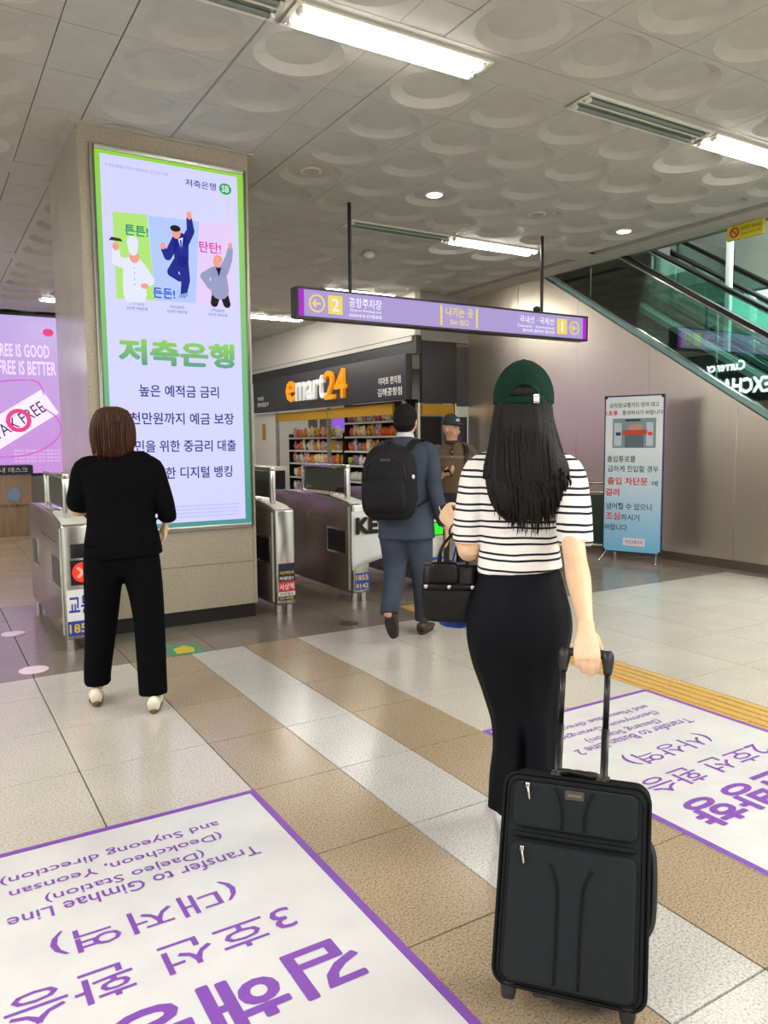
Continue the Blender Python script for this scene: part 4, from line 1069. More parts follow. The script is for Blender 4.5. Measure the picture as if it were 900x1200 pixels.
def cloth(name, col, rough=.8, scale=260, b=.15):
    return mat(name, col, rough, bump=(scale, b), spec=.25)
skin = mat('skin_light', S(238, 198, 162), .5, noise=(18, S(230, 184, 150), .5)); skin.node_tree.nodes['Principled BSDF'].inputs['Subsurface Weight'].default_value = .0
skin2 = mat('skin_tan', S(214, 164, 134), .5, noise=(18, S(200, 148, 118), .5))
def hair_mat(name, c1, c2, rough=.38, sc=(120, 120, 5)):
    m = mat(name, c1, rough, noise=(1, c2, 1.0), bump=(1.6, .5), stretch=sc, spec=.25); return m
hair_d = hair_mat('hair_dark', S(5, 4, 4), S(20, 12, 10), .5); hair_a = hair_mat('hair_auburn', S(34, 17, 11), S(86, 47, 27), .5); hair_b = hair_mat('hair_black', S(7, 7, 8), S(16, 15, 15), .75)

# --- the woman with the green cap, pulling the suitcase
RD = (1.80, 2.10); MD = RM(RD, 41)
t = thing('person', 'woman in green cap and striped t-shirt walking away, pulling a black suitcase', 'person', (*RD, 0), -math.radians(41))
mb = MB(); cx = .037
head(mb, (cx, .012, 1.578))
chain(mb, [(cx, -.01, 1.36, .055), (cx, 0, 1.43, .047), (cx, .008, 1.50, .05)])
mb.loft([(cx, 0, .90, .13, .09), (cx, 0, 1.05, .11, .08), (cx, 0, 1.2, .125, .085), (cx, 0, 1.33, .13, .07), (cx, 0, 1.39, .06, .05)], n=20)
chain(mb, [(.17, -.02, 1.335, .048), (.195, -.13, 1.19, .043), (.207, -.225, 1.07, .037), (.213, -.31, 1.01, .039), (.219, -.43, .94, .027), (.221, -.482, .908, .0235)])
hand(mb, (.221, -.499, .899), (0, -.50, -.86), (0, .86, -.50), (1, -.1, 0), (42, 120, 190), thumb=(.7, .35, .6), thumb2=(.7, -.5, .6))
chain(mb, [(-.10, 0, 1.335, .046), (-.140, -.01, 1.19, .043), (-.150, -.006, 1.058, .040), (-.165, .05, 1.07, .038), (-.205, .14, 1.11, .027), (-.222, .17, 1.125, .023)])
hand(mb, (-.226, .178, 1.128), (-.35, .62, .42), (.5, .6, -.5), (.2, .2, 1), (60, 130, 190), thumb=(.6, .3, .6), thumb2=(.4, -.2, .8))
for s, fx, fy in ((-1, .01, .05), (1, .08, -.06)):
    chain(mb, [(cx + s * .07, 0, .90, .085), (cx + s * .06, fy * .2 + .02, .66, .075), ((cx + s * .06 + fx) / 2, fy * .3 + .03, .46, .052), (fx, fy * .7 + .01, .26, .042), (fx, fy, .10, .033)])
build(tw(mb, MD), 'body', skin, t, voxel=.0045, sm_it=3)
# striped t-shirt
def stripes_mat():
    m = bpy.data.materials.new('striped_jersey'); m.use_nodes = True
    nt = m.node_tree; N = nt.nodes; L = nt.links; b = N['Principled BSDF']; b.inputs['Roughness'].default_value = .85; b.inputs['Specular IOR Level'].default_value = .2
    tc = N.new('ShaderNodeTexCoord'); sp = N.new('ShaderNodeSeparateXYZ'); L.new(tc.outputs['Object'], sp.inputs[0])
    n = N.new('ShaderNodeTexNoise'); n.inputs['Scale'].default_value = 5; L.new(tc.outputs['Object'], n.inputs['Vector'])
    a = N.new('ShaderNodeMath'); a.operation = 'MULTIPLY_ADD'; a.inputs[1].default_value = .022; L.new(n.outputs['Fac'], a.inputs[0]); L.new(sp.outputs['Z'], a.inputs[2])
    d = N.new('ShaderNodeMath'); d.operation = 'DIVIDE'; d.inputs[1].default_value = .0575; L.new(a.outputs[0], d.inputs[0])
    f = N.new('ShaderNodeMath'); f.operation = 'FRACT'; L.new(d.outputs[0], f.inputs[0])
    outs = []
    for c in (.2, .56):
        s1 = N.new('ShaderNodeMath'); s1.operation = 'SUBTRACT'; s1.inputs[1].default_value = c; L.new(f.outputs[0], s1.inputs[0])
        ab = N.new('ShaderNodeMath'); ab.operation = 'ABSOLUTE'; L.new(s1.outputs[0], ab.inputs[0])
        lt = N.new('ShaderNodeMath'); lt.operation = 'LESS_THAN'; lt.inputs[1].default_value = .066; L.new(ab.outputs[0], lt.inputs[0]); outs.append(lt)
    mxx = N.new('ShaderNodeMath'); mxx.operation = 'MAXIMUM'; L.new(outs[0].outputs[0], mxx.inputs[0]); L.new(outs[1].outputs[0], mxx.inputs[1])
    mix = N.new('ShaderNodeMix'); mix.data_type = 'RGBA'; mix.inputs['A'].default_value = S(236, 234, 230); mix.inputs['B'].default_value = S(28, 30, 44)
    L.new(mxx.outputs[0], mix.inputs['Factor']); L.new(mix.outputs['Result'], b.inputs['Base Color'])
    n2 = N.new('ShaderNodeTexNoise'); n2.inputs['Scale'].default_value = 14; n2.inputs['Detail'].default_value = 2; L.new(tc.outputs['Object'], n2.inputs['Vector'])
    bp = N.new('ShaderNodeBump'); bp.inputs['Strength'].default_value = .35; bp.inputs['Distance'].default_value = .03; L.new(n2.outputs['Fac'], bp.inputs['Height']); L.new(bp.outputs['Normal'], b.inputs['Normal'])
    return m
mb = MB()
mb.loft([(.030, 0, .985, .152, .118), (.028, 0, 1.02, .148, .113), (.026, 0, 1.10, .140, .106), (.027, -.005, 1.19, .148, .112), (.034, -.01, 1.27, .160, .112), (.037, -.01, 1.335, .172, .102), (.037, -.008, 1.372, .150, .085), (.037, -.004, 1.40, .095, .066), (.037, 0, 1.425, .068, .058)], n=40, sub=4, rmod=lambda t_, th, P: 1 + .018 * max(0, .6 - t_) * math.sin(7 * th + 8 * t_) , power=2.25)
mb.loft([(.120, -.01, 1.352, .060, .060), (.185, -.03, 1.335, .064, .060), (.205, -.09, 1.24, .062, .064), (.210, -.14, 1.16, .060, .064), (.212, -.165, 1.10, .059, .066)], n=24, sub=4)
mb.loft([(-.045, -.0, 1.352, .060, .060), (-.110, 0, 1.335, .064, .062), (-.135, -.01, 1.24, .060, .066), (-.150, -.01, 1.16, .057, .066), (-.154, -.005, 1.088, .056, .066)], n=24, sub=4)
build(tw(mb, MD), 't_shirt', stripes_mat(), t, voxel=.006, sm_it=5)
# long black skirt with a slit
def skirt_mod(t_, th, P):
    q = 1 + .042 * t_ ** .7 * (math.sin(4 * th + 2.2 + 2.5 * t_) + .8 * math.sin(7 * th + 6 * t_ + 1) + .45 * math.sin(12 * th - 5 * t_)) 
    dth = (th - 1.72 + PI) % (2 * PI) - PI
    if P.z < .46: q -= .42 * min(1, (.46 - P.z) / .12) * math.exp(-(dth / .11) ** 2)
    q += .05 * max(0, t_ - .55) * math.exp(-((th - 2.6) / .5) ** 2)
    return q
mb = MB().loft([(.030, 0, 1.035, .128, .098), (.030, 0, .99, .140, .108), (.030, 0, .92, .160, .122), (.029, -.008, .84, .182, .136), (.028, -.008, .76, .188, .140), (.032, 0, .66, .172, .134), (.042, 0, .55, .142, .130), (.055, -.01, .44, .122, .126), (.058, -.02, .33, .118, .130), (.05, -.03, .22, .124, .138), (.042, -.035, .125, .122, .140)], n=72, sub=5, rmod=skirt_mod)
build(tw(mb, MD), 'skirt', mat('skirt_black', S(8, 9, 13), .7, noise=(3, S(14, 16, 25), .7), bump=(6, .6), spec=.14), t, smooth=True)
build(tw(MB().loft([(.030, 0, 1.0, .1405, .1085), (.030, 0, 1.04, .130, .1)], n=48, sub=1), MD), 'waistband', mat('waistband', S(9, 10, 14), .8, spec=.15), t, smooth=True)
# hair: one volume plus loose strands
mb = MB().loft([(cx, 0, 1.675, .05, .06), (cx, 0, 1.65, .080, .088), (cx + .002, -.008, 1.60, .094, .104), (cx + .002, -.016, 1.56, .099, .102), (cx + .004, -.035, 1.50, .103, .090), (.045, -.068, 1.42, .118, .070), (.052, -.100, 1.34, .138, .050), (.058, -.118, 1.27, .130, .042), (.070, -.122, 1.215, .106, .030), (.076, -.122, 1.185, .085, .016)], n=56, sub=4,
              rmod=lambda t_, th, P: 1 + .035 * (t_ ** .8) * (math.sin(17 * th + 3 * t_) + .6 * math.sin(29 * th + 1)))
hr = build(tw(mb, MD), 'hair', hair_d, t, smooth=True)
mb = MB(); rnd = random.Random(3)
for k in range(300):
    u = rnd.uniform(-1, 1); th = u * 1.5
    e = rnd.uniform(-.05, .06); dep = rnd.uniform(.97, 1.05)
    x0 = cx + .100 * math.sin(th) * dep; y0 = -.03 - .085 * math.cos(th) * dep
    x1 = .050 + .138 * u * dep + rnd.uniform(-.006, .006); y1 = -.105 - .055 * math.cos(th) * dep
    x2 = .066 + (.118 * u) + rnd.uniform(-.02, .022); y2 = -.122 - .040 * math.cos(th)
    z2 = 1.185 + .075 * abs(u) ** 1.5 + e
    mb.loft([(cx + .090 * math.sin(th), -.012 - .094 * math.cos(th), 1.60, .003, .003), (x0, y0 + .004, 1.52, .0035, .0035), ((x0 + x1) / 2, (y0 + y1) / 2 - .004, 1.42, .0042, .0042), (x1, y1, 1.32, .0045, .0045), (x2, y2, z2 + .05, .0032, .0032), (x2 + rnd.uniform(-.01, .01), y2, z2 - .02, .0007, .0007)], n=4, sub=2)
build(tw(mb, MD), 'loose_strands', hair_d, hr, smooth=True)
# cap
green = mat('cap_green', S(4, 44, 34), .85, bump=(300, .25), spec=.2)
def capf(p): return Vector((p.x, p.y, max(p.z, 0) ** .9 if p.z > 0 else p.z))
cp = build(tw(MB().ell((cx + .002, .006, 1.596), (.107, .120, .132), 40, 16, zmin=-.16), MD), 'cap', green, t, smooth=True)
build(tw(MB().ell((cx + .002, -.086, 1.612), (.056, .034, .036), 20, 12), MD), 'hair_in_opening', hair_d, hr, smooth=True)
build(tw(MB().tube([(cx + .002 + .060 * math.sin(a), .006 - .121 * math.cos(a * .55), 1.640 + .0 - .052 * (abs(a) / 1.1) ** 2) for a in [-1.1 + 2.2 * k / 12 for k in range(13)]], .006, 8), MD), 'opening_edge', green, cp, smooth=True)
mb = MB().loft([(cx + .103 * math.sin(a), .006 - .126 * math.cos(a), 1.586, .0028, .012) for a in [-.72 + 1.44 * k / 10 for k in range(11)]], n=8, sub=1, ref=(0, -1, 0), power=3)
build(tw(mb, MD), 'strap', green, cp, smooth=True)
build(tw(MB().obox((cx + .044, -.112, 1.588), (1, .3, 0), (-.3, 1, 0), (0, 0, 1), .011, .004, .015), MD), 'buckle', M_chrome, cp, bevel=.002)
build(tw(MB().loft([(cx, .09, 1.60, .075, .006), (cx, .13, 1.595, .07, .004), (cx, .18, 1.58, .05, .004), (cx, .195, 1.575, .02, .003)], n=20, sub=3), MD), 'brim', green, cp, smooth=True)
build(tw(MB().ell((cx + .002, .006, 1.728), (.009, .009, .005), 10, 6), MD), 'top_button', green, cp, smooth=True)
for k in range(6):
    a0 = 2 * PI * k / 6 + .52
    build(tw(MB().tube([(cx + .002 + .1058 * math.cos(f) * math.cos(a0), .006 + .1188 * math.cos(f) * math.sin(a0), 1.598 + .1308 * math.sin(f)) for f in [0.0 + 1.55 * q / 8 for q in range(9)]], .0012, 5), MD), 'seam', green, cp, smooth=True)
add_shoes([(-.01, .03, 0, 3, 0), (.08, -.09, 0, -3, 0)], t, MD, mat('sneaker_white', S(226, 226, 224), .6), mat('sneaker_sole', S(200, 204, 206), .6))
build(tw(MB().loft([(-.212 , .152, 1.108, .034, .030), (-.206, .142, 1.104, .034, .030)], n=20, sub=1, ref=(0, .3, 1)), MD), 'wrist_band', M_black, t, smooth=True)
# white phone in her left hand
tp = thing('phone', 'small white phone held in the left hand of the woman with the cap', 'phone', tuple(MD @ Vector((-.26, .25, 1.15))))
build(tw(MB().obox((-.246, .262, 1.158), (.9, .2, .2), (-.3, .7, .6), (0, -.6, .8), .030, .055, .005), MD), 'phone_body', mat('phone_white', S(224, 222, 218), .3), tp, bevel=.004)
build(tw(MB().obox((-.246, .2595, 1.163), (.9, .2, .2), (-.3, .7, .6), (0, -.6, .8), .027, .050, .0012), MD), 'phone_screen', M_black, tp)

# handbag on her left forearm
hb = thing('handbag', 'black leather handbag with round studs hanging from the forearm of the woman with the cap', 'handbag', tuple(MD @ Vector((-.215, .06, .79))), -math.radians(41))
bx, by = -.222, .06
mb = MB().loft([(bx, by, .785, .090, .062), (bx, by, .80, .100, .068), (bx, by, .88, .108, .068), (bx, by, .96, .104, .052), (bx, by, .992, .100, .040)], n=40, sub=4, power=4.5)
bd_ = build(tw(mb, MD), 'bag_body', mat('bag_leather', S(5, 5, 6), .42, bump=(80, .15), spec=.3), hb, smooth=True)
M_gold = mat('stud_silver', S(200, 194, 176), .25, 1.0)
mb = MB().loft([(bx, by, .905, .111, .072), (bx, by, .93, .111, .070)], n=40, sub=1, power=4.5)
build(tw(mb, MD), 'belt', mat('bag_belt', S(8, 8, 9), .35, spec=.3), hb, smooth=True)
for dx in (-.085, .0, .085):
    build(tw(MB().ell((bx + dx, by - .073, .918), (.0085, .004, .0085), 12, 8), MD), 'stud', M_gold, hb, smooth=True)
build(tw(MB().loft([(bx - .02, by - .045, .99, .05, .03), (bx - .02, by - .06, .97, .055, .012), (bx - .02, by - .066, .93, .055, .006)], n=16, sub=2, power=4), MD), 'flap', mat('bag_belt', S(8, 8, 9), .35, spec=.3), hb, smooth=True)
for dy in (-.038, .038):
    build(tw(MB().tube([(bx - .045, by + dy, .985), (bx - .030, by + dy * .7, 1.06), (-.178, .082, 1.128 ), (bx + .065, by + dy * .8, 1.05), (bx + .060, by + dy, .985)], .0055, 8, sub=5), MD), 'handle', mat('bag_belt', S(8, 8, 9), .35, spec=.3), hb, smooth=True)
bl = thing('blue_pouch', 'bright blue fabric pouch showing under the black handbag', 'pouch', tuple(MD @ Vector((-.215, .16, .695))), -math.radians(41))
build(tw(MB().loft([(-.215, .17, .728, .035, .03), (-.215, .17, .742, .06, .05), (-.22, .17, .80, .075, .055), (-.235, .17, .95, .05, .03)], n=24, sub=3, rmod=fwave(9, .03)), MD), 'pouch_body', mat('pouch_blue', S(26, 60, 170), .7), bl, smooth=True)
build(tw(MB().tube([(-.235, .17, .94), (-.21, .14, 1.04), (-.192, .118, 1.125)], .004, 6), MD), 'cord', mat('pouch_blue', S(26, 60, 170), .7), bl, smooth=True)

# --- suitcase
c0 = Vector((1.2617, 1.2613, .105)); cw = Vector((.6447, -.7644, 0)).normalized(); cu_ = Vector((.2751, .2252, .9347)).normalized(); cb = cu_.cross(cw).normalized()
cw = cb.cross(cu_) if cb.cross(cu_).dot(cw) > 0 else cw
MC = Matrix(((cw.x, cb.x, cu_.x, c0.x), (cw.y, cb.y, cu_.y, c0.y), (cw.z, cb.z, cu_.z, c0.z), (0, 0, 0, 1)))
t = bpy.data.objects.new('suitcase', None); COL.objects.link(t); t.matrix_basis = MC @ Matrix.Identity(4)
tag(t, 'black soft-sided two-wheeled suitcase with extended handle, tilted, nearest to the camera', 'suitcase')
fab = mat('case_fabric', S(29, 34, 38), .85, bump=(500, .4), noise=(300, S(26, 30, 32), .6), spec=.25)
pipe = mat('case_piping', S(8, 9, 10), .6, spec=.2); hard = mat('case_plastic', S(22, 24, 26), .4)
Wc, Hc, Dc = .362, .502, .185
def rrect(w, h, r, n=6):
    pts = []
    for cxx, cyy, a0 in ((w - r, h - r, 0), (-w + r, h - r, 90), (-w + r, -h + r, 180), (w - r, -h + r, 270)):
        for k in range(n + 1):
            a = math.radians(a0 + 90 * k / n); pts.append((cxx + r * math.cos(a), cyy + r * math.sin(a)))
    return pts
def slab(cx_, cz_, w, h, r, y0, y1): return MB().prism([(x + cx_, z + cz_) for x, z in rrect(w, h, r)], 'y', y0, y1)
cs = lambda mb, nm, m, **k: build(tw(mb, MC), nm, m, k.pop('par', t), **k)
cs(slab(0, Hc / 2, Wc / 2, Hc / 2, .035, .012, Dc), 'shell', fab, bevel=.008, seg=3)
cs(slab(0, Hc / 2, Wc / 2 - .012, Hc / 2 - .012, .030, -.006, .014), 'front_face', fab, bevel=.006, seg=3)
def ringtube(w, h, r, cz_, y, rad): 
    p = [(x, y, z + cz_) for x, z in rrect(w, h, r)]; p.append(p[0]); p.append(p[1]); return MB().loft([(*q, rad, rad) for q in p], n=8, sub=1, ref=(0, 1, 0))
cs(ringtube(Wc / 2, Hc / 2, .035, Hc / 2, .014, .0055), 'piping', pipe, smooth=True)
cs(ringtube(Wc / 2 - .014, Hc / 2 - .014, .028, Hc / 2, -.004, .004), 'piping', pipe, smooth=True)
cs(ringtube(Wc / 2, Hc / 2, .035, Hc / 2, Dc * .55, .004), 'zipper', pipe, smooth=True)
cs(ringtube(Wc / 2, Hc / 2, .035, Hc / 2, Dc, .0055), 'piping', pipe, smooth=True)
up = cs(slab(0, .430, Wc / 2 - .028, .055, .020, -.022, 0), 'upper_pocket', fab, bevel=.007, seg=3)
lo = cs(slab(0, .180, Wc / 2 - .028, .160, .020, -.030, 0), 'lower_pocket', fab, bevel=.009, seg=3)
cs(MB().box(-Wc / 2 + .03, -.020, .350, Wc / 2 - .03, -.004, .362), 'pocket_seam', pipe, bevel=.003)
for s in (-1, 1):
    cs(MB().tube([(s * .046, -.0235, .480), (s * .036, -.0240, .455), (s * .028, -.0240, .425), (s * .028, -.0235, .382)], .0028, 6), 'seam_line', pipe, par=up, smooth=True)
    cs(MB().tube([(s * .052, -.0315, .300), (s * .038, -.0320, .272), (s * .030, -.0320, .235), (s * .028, -.0320, .12), (s * .028, -.0310, .03)], .0028, 6), 'seam_line', pipe, par=lo, smooth=True)
cs(slab(0, .466, .024, .011, .004, -.0262, -.0222), 'brand_patch', mat('patch_dark', S(58, 54, 46), .5), par=up)
mb = MB()
for k in range(5): mb.box(-.016 + k * .007, -.0268, .463, -.0115 + k * .007, -.0261, .469)
o = build(tw(mb, MC), 'worn_print', mat('patch_text', S(120, 110, 86), .5), t); o['kind'] = 'stuff'
for (px_, pz_, par_, ys) in ((-.118, .478, up, -.024), (-.122, .325, lo, -.032)):
    cs(MB().box(px_ - .005, ys - .006, pz_ - .006, px_ + .005, ys, pz_ + .006), 'zipper_slider', M_gold, par=par_, bevel=.001)
    cs(MB().tube([(px_, ys - .006, pz_ - .004), (px_ + .004, ys - .008, pz_ - .018), (px_ + .007, ys - .006, pz_ - .034)], .0032, 6), 'zipper_pull', M_gold, par=par_, smooth=True)
cs(ringtube(.150, .050, .016, .430, -.012, .0018), 'pocket_zipper', pipe, par=up, smooth=True)
# side handle strap, top handle
cs(MB().tube([(Wc / 2 + .0, .07, .37), (Wc / 2 + .011, .07, .34), (Wc / 2 + .014, .07, .26), (Wc / 2 + .011, .07, .19), (Wc / 2 + .0, .07, .16)], .010, 10), 'side_handle', hard, smooth=True)
cs(MB().tube([(-.05, .095, Hc), (-.045, .095, Hc + .012), (.045, .095, Hc + .012), (.05, .095, Hc)], .010, 10), 'top_handle', hard, smooth=True)
for s in (-1, 1): cs(MB().box(s * .06 - .012, .07, Hc - .004, s * .06 + .012, .12, Hc + .010), 'handle_mount', hard, bevel=.003)
# telescopic handle
hx = .062; ty = Dc + .006; top = .844
for s in (-1, 1):
    cs(MB().loft([(s * hx, ty - .012, .30, .0105, .008), (s * hx, ty - .012, .64, .0105, .008)], n=12, sub=1, power=3), 'pole', M_black, smooth=True)
    cs(MB().loft([(s * hx, ty - .012, .64, .0085, .0065), (s * hx, ty - .012, top - .02, .0085, .0065)], n=12, sub=1, power=3), 'pole', M_black, smooth=True)
    cs(MB().box(s * hx - .016, ty - .026, Hc - .012, s * hx + .016, ty + .004, Hc + .012), 'pole_collar', hard, bevel=.003)
    cs(MB().loft([(s * hx, ty - .012, top - .055, .011, .010), (s * hx, ty - .012, top - .03, .015, .014), (s * hx * .98, ty - .012, top - .005, .018, .016), (s * hx * .95, ty - .012, top + .012, .013, .012)], n=14, sub=3), 'grip_end', hard, smooth=True)
cs(MB().tube([(-hx, ty - .012, top), (-hx * .5, ty - .012, top + .003), (0, ty - .012, top + .004), (hx * .5, ty - .012, top + .003), (hx, ty - .012, top)], .0125, 12), 'grip', hard, smooth=True)
# wheels and feet
for s in (-1, 1):
    cs(MB().prism([(Dc - .06, .01), (Dc - .062, -.018), (Dc - .03, -.03), (Dc + .004, -.01), (Dc + .004, .05), (Dc - .02, .05)], 'x', s * .135 - .022, s * .135 + .022), 'wheel_housing', hard, bevel=.003)
    cs(MB().cyl((s * .135 - .013, Dc - .022, -.012), (s * .135 + .013, Dc - .022, -.012), .029, 20), 'wheel', M_black, bevel=.003)
    cs(MB().loft([(s * .142, .03, .006, .022, .022), (s * .142, .03, -.022, .018, .018), (s * .142, .03, -.034, .015, .015)], n=12, sub=1, power=3), 'foot', hard, smooth=False)
    cs(MB().loft([(s * .065, .03, .006, .026, .018), (s * .065, .03, -.016, .016, .014)], n=12, sub=1, power=3), 'foot', hard)
cs(MB().box(-.04, .012, -.012, .04, .05, .004), 'bottom_guard', hard, bevel=.004)

# --- the woman in black
RA = (.90, 4.27); MA = RM(RA, 14)
t = thing('person', 'woman in black pantsuit with auburn bob, white shoes, walking toward the gates', 'person', (*RA, 0), -math.radians(14))
mb = MB(); cx = -.012
head(mb, (cx, .01, 1.50), k=.97)
chain(mb, [(cx, -.01, 1.32, .055), (cx, 0, 1.37, .047), (cx, .008, 1.43, .05)])
mb.loft([(.015, 0, .85, .13, .09), (.01, 0, 1.05, .12, .09), (.005, 0, 1.25, .13, .08), (0, 0, 1.34, .06, .05)], n=20)
chain(mb, [(.175, 0, 1.31, .045), (.24, -.03, 1.12, .038), (.248, .03, 1.06, .030), (.245, .075, 1.012, .024)])
hand(mb, (.244, .08, 1.005), (-.08, .30, -.95), (-1, .1, 0), (.1, 1, .3), (18, 38, 52), sc=.95, thumb=(.8, .5, .4), thumb2=(1, .1, .3))
chain(mb, [(-.16, 0, 1.31, .045), (-.215, 0, 1.13, .038), (-.19, .10, 1.09, .032), (-.14, .24, 1.10, .024)])
hand(mb, (-.135, .25, 1.10), (.3, 1, .1), (.8, -.2, -.4), (0, .1, 1), (30, 60, 80), sc=.95)
for s, fx, fy, fz in ((-1, -.155, .13, .09), (1, .146, -.08, .09)):
    chain(mb, [(s * .085 + .01, 0, .80, .085), (s * .11, fy * .4, .50, .052), (fx, fy * .9, .28, .045), (fx, fy, fz, .034)])
build(tw(mb, MA), 'body', skin, t, voxel=.006, sm_it=3)
blk1 = mat('suit_black', S(7, 7, 10), .9, noise=(4, S(11, 11, 15), .6), bump=(10, .25), spec=.08)
mb = MB()
mb.loft([(.018, 0, .845, .206, .140), (.016, 0, .92, .198, .138), (.014, 0, 1.03, .178, .126), (.012, -.005, 1.13, .178, .126), (.012, -.01, 1.23, .196, .132), (.012, -.008, 1.31, .205, .118), (.008, -.006, 1.352, .175, .095), (0, 0, 1.385, .11, .075), (-.006, 0, 1.43, .075, .068)], n=40, sub=4, power=2.3, rmod=lambda t_, th, P: 1 + .02 * max(0, .5 - t_) * math.sin(6 * th))
mb.loft([(.12, -.005, 1.335, .055, .055), (.185, -.01, 1.318, .056, .058), (.215, -.02, 1.22, .055, .060), (.238, -.028, 1.13, .054, .058), (.252, .012, 1.065, .050, .052), (.252, .030, 1.040, .052, .052)], n=20)
mb.loft([(-.10, -.005, 1.335, .055, .055), (-.165, -.01, 1.318, .056, .058), (-.19, -.01, 1.22, .055, .060), (-.207, .0, 1.145, .054, .056), (-.195, .06, 1.125, .052, .052), (-.160, .20, 1.11, .046, .046), (-.142, .245, 1.108, .042, .042)], n=20)
jk = build(tw(mb, MA), 'jacket', blk1, t, voxel=.007, sm_it=4)
for s, z in ((-1, .93), (1, .93)): build(tw(MB().obox((.016 + s * .14, -.105, z), (1, s * .45, 0), (-s * .45, 1, 0), (0, 0, 1), .045, .008, .018), MA), 'pocket_flap', blk1, jk, bevel=.004)
build(tw(MB().tube([(.246, .034, 1.045), (.252, .02, 1.04), (.25, .03, 1.04)], .02, 6), MA), 'sleeve_fold', blk1, jk, smooth=True) if False else None
mb = MB()
pm = lambda t_, th, P: 1 + .025 * math.sin(3 * th + 6 * t_) * t_
mb.loft([(-.075, 0, .93, .105, .115), (-.085, .01, .80, .108, .118), (-.10, .04, .66, .098, .108), (-.112, .07, .52, .090, .098), (-.130, .10, .34, .080, .088), (-.148, .115, .18, .073, .080), (-.15, .12, .115, .071, .080)], n=28, sub=4, rmod=pm)
mb.loft([(.085, 0, .93, .105, .115), (.10, 0, .80, .108, .118), (.122, -.01, .66, .095, .108), (.135, -.03, .52, .085, .098), (.142, -.06, .34, .080, .090), (.145, -.075, .16, .077, .086), (.146, -.08, .085, .076, .086)], n=28, sub=4, rmod=pm)
mb.loft([(.01, 0, .74, .08, .09), (.01, 0, .80, .15, .11), (.012, 0, .92, .175, .12)], n=28)
build(tw(mb, MA), 'trousers', blk1, t, voxel=.008, sm_it=4)
mb = MB().loft([(cx, -.005, 1.642, .035, .04), (cx, -.006, 1.628, .072, .08), (cx, -.008, 1.58, .101, .106), (cx, -.012, 1.51, .110, .112), (cx - .002, -.016, 1.44, .103, .104), (cx - .012, -.016, 1.40, .092, .092), (cx - .02, -.016, 1.378, .07, .07)], n=56, sub=4, rmod=lambda t_, th, P: 1 + .018 * t_ * (math.sin(23 * th) + .6 * math.sin(37 * th + 2 * t_)))
hr = build(tw(mb, MA), 'hair', hair_a, t, smooth=True)
mb = MB(); rnd = random.Random(5)
for k in range(260):
    th = rnd.uniform(0, 2 * PI); c_, s_ = math.cos(th), math.sin(th); e = rnd.uniform(.98, 1.045); zb_ = 1.392 + rnd.uniform(-.022, .02) + (.03 if s_ > .2 else 0)
    if s_ > .75: continue
    mb.loft([(cx + .03 * c_, -.006 + .03 * s_, 1.645, .002, .002), (cx + .075 * c_ * e, -.006 + .082 * s_ * e, 1.624, .003, .003), (cx + .103 * c_ * e, -.010 + .107 * s_ * e, 1.565, .0035, .0035), (cx + .111 * c_ * e, -.013 + .113 * s_ * e, 1.50, .004, .004), (cx + .105 * c_ * e, -.016 + .106 * s_ * e, 1.44, .004, .004), (cx - .008 + .092 * c_, -.016 + .092 * s_, zb_, .001, .001)], n=4, sub=2)
build(tw(mb, MA), 'loose_strands', hair_a, hr, smooth=True)
add_shoes([(-.16, .09, .004, 4, -6), (.148, -.115, 0, -4, 0)], t, MA, mat('loafer_cream', S(232, 226, 204), .5), mat('loafer_sole', S(96, 74, 56), .6), L=.235, W=.042, low=True)

# --- the man with the backpack
RB = (2.995, 4.685); azb = 52; Mb_ = RM(RB, azb)
t = thing('person', 'man in blue grey suit with black backpack walking away toward the gates', 'person', (*RB, 0), -math.radians(azb))
mb = MB(); cx = .012
head(mb, (cx, .03, 1.592), k=1.0, male=True)
chain(mb, [(cx, -.005, 1.42, .062), (cx, .008, 1.47, .056), (cx, .02, 1.53, .058)])
mb.loft([(cx, 0, .90, .14, .10), (cx, 0, 1.1, .14, .1), (cx, 0, 1.3, .15, .09), (cx, 0, 1.4, .07, .06)], n=20)
chain(mb, [(.19, 0, 1.38, .05), (.235, -.03, 1.1, .04), (.275, .05, .90, .032), (.292, .09, .82, .026)])
hand(mb, (.295, .098, .81), (.03, .25, -1), (-1, .1, 0), (0, 1, .2), (22, 48, 70), thumb=(.8, .5, .4), thumb2=(1, .1, .4))
chain(mb, [(-.17, 0, 1.38, .05), (-.225, -.02, 1.1, .04), (-.22, .08, .92, .032), (-.21, .14, .84, .026)])
hand(mb, (-.21, .145, .83), (.03, .3, -1), (1, .1, 0), (0, 1, .2), (22, 48, 70), thumb=(.8, .5, .4), thumb2=(1, .1, .4))
chain(mb, [(-.07, 0, .88, .09), (-.05, -.04, .5, .055), (-.02, -.28, .25, .04)])
chain(mb, [(.09, 0, .88, .09), (.095, .10, .5, .055), (.09, .20, .10, .038)])
build(tw(mb, Mb_), 'body', skin2, t, voxel=.006, sm_it=3)
su = mat('suit_blue_grey', S(70, 77, 92), .85, noise=(5, S(48, 55, 68), .7), bump=(240, .12), spec=.2)
mb = MB()
mb.loft([(.02, 0, .745, .212, .150), (.018, 0, .85, .205, .148), (.015, 0, 1.0, .188, .135), (.013, -.005, 1.12, .19, .135), (.012, -.01, 1.25, .208, .14), (.012, -.005, 1.36, .215, .125), (.012, 0, 1.41, .175, .10), (.012, .004, 1.445, .11, .078), (.012, .008, 1.475, .074, .070)], n=40, sub=4, power=2.3, rmod=lambda t_, th, P: 1 + .02 * max(0, .5 - t_) * math.sin(5 * th + 1))
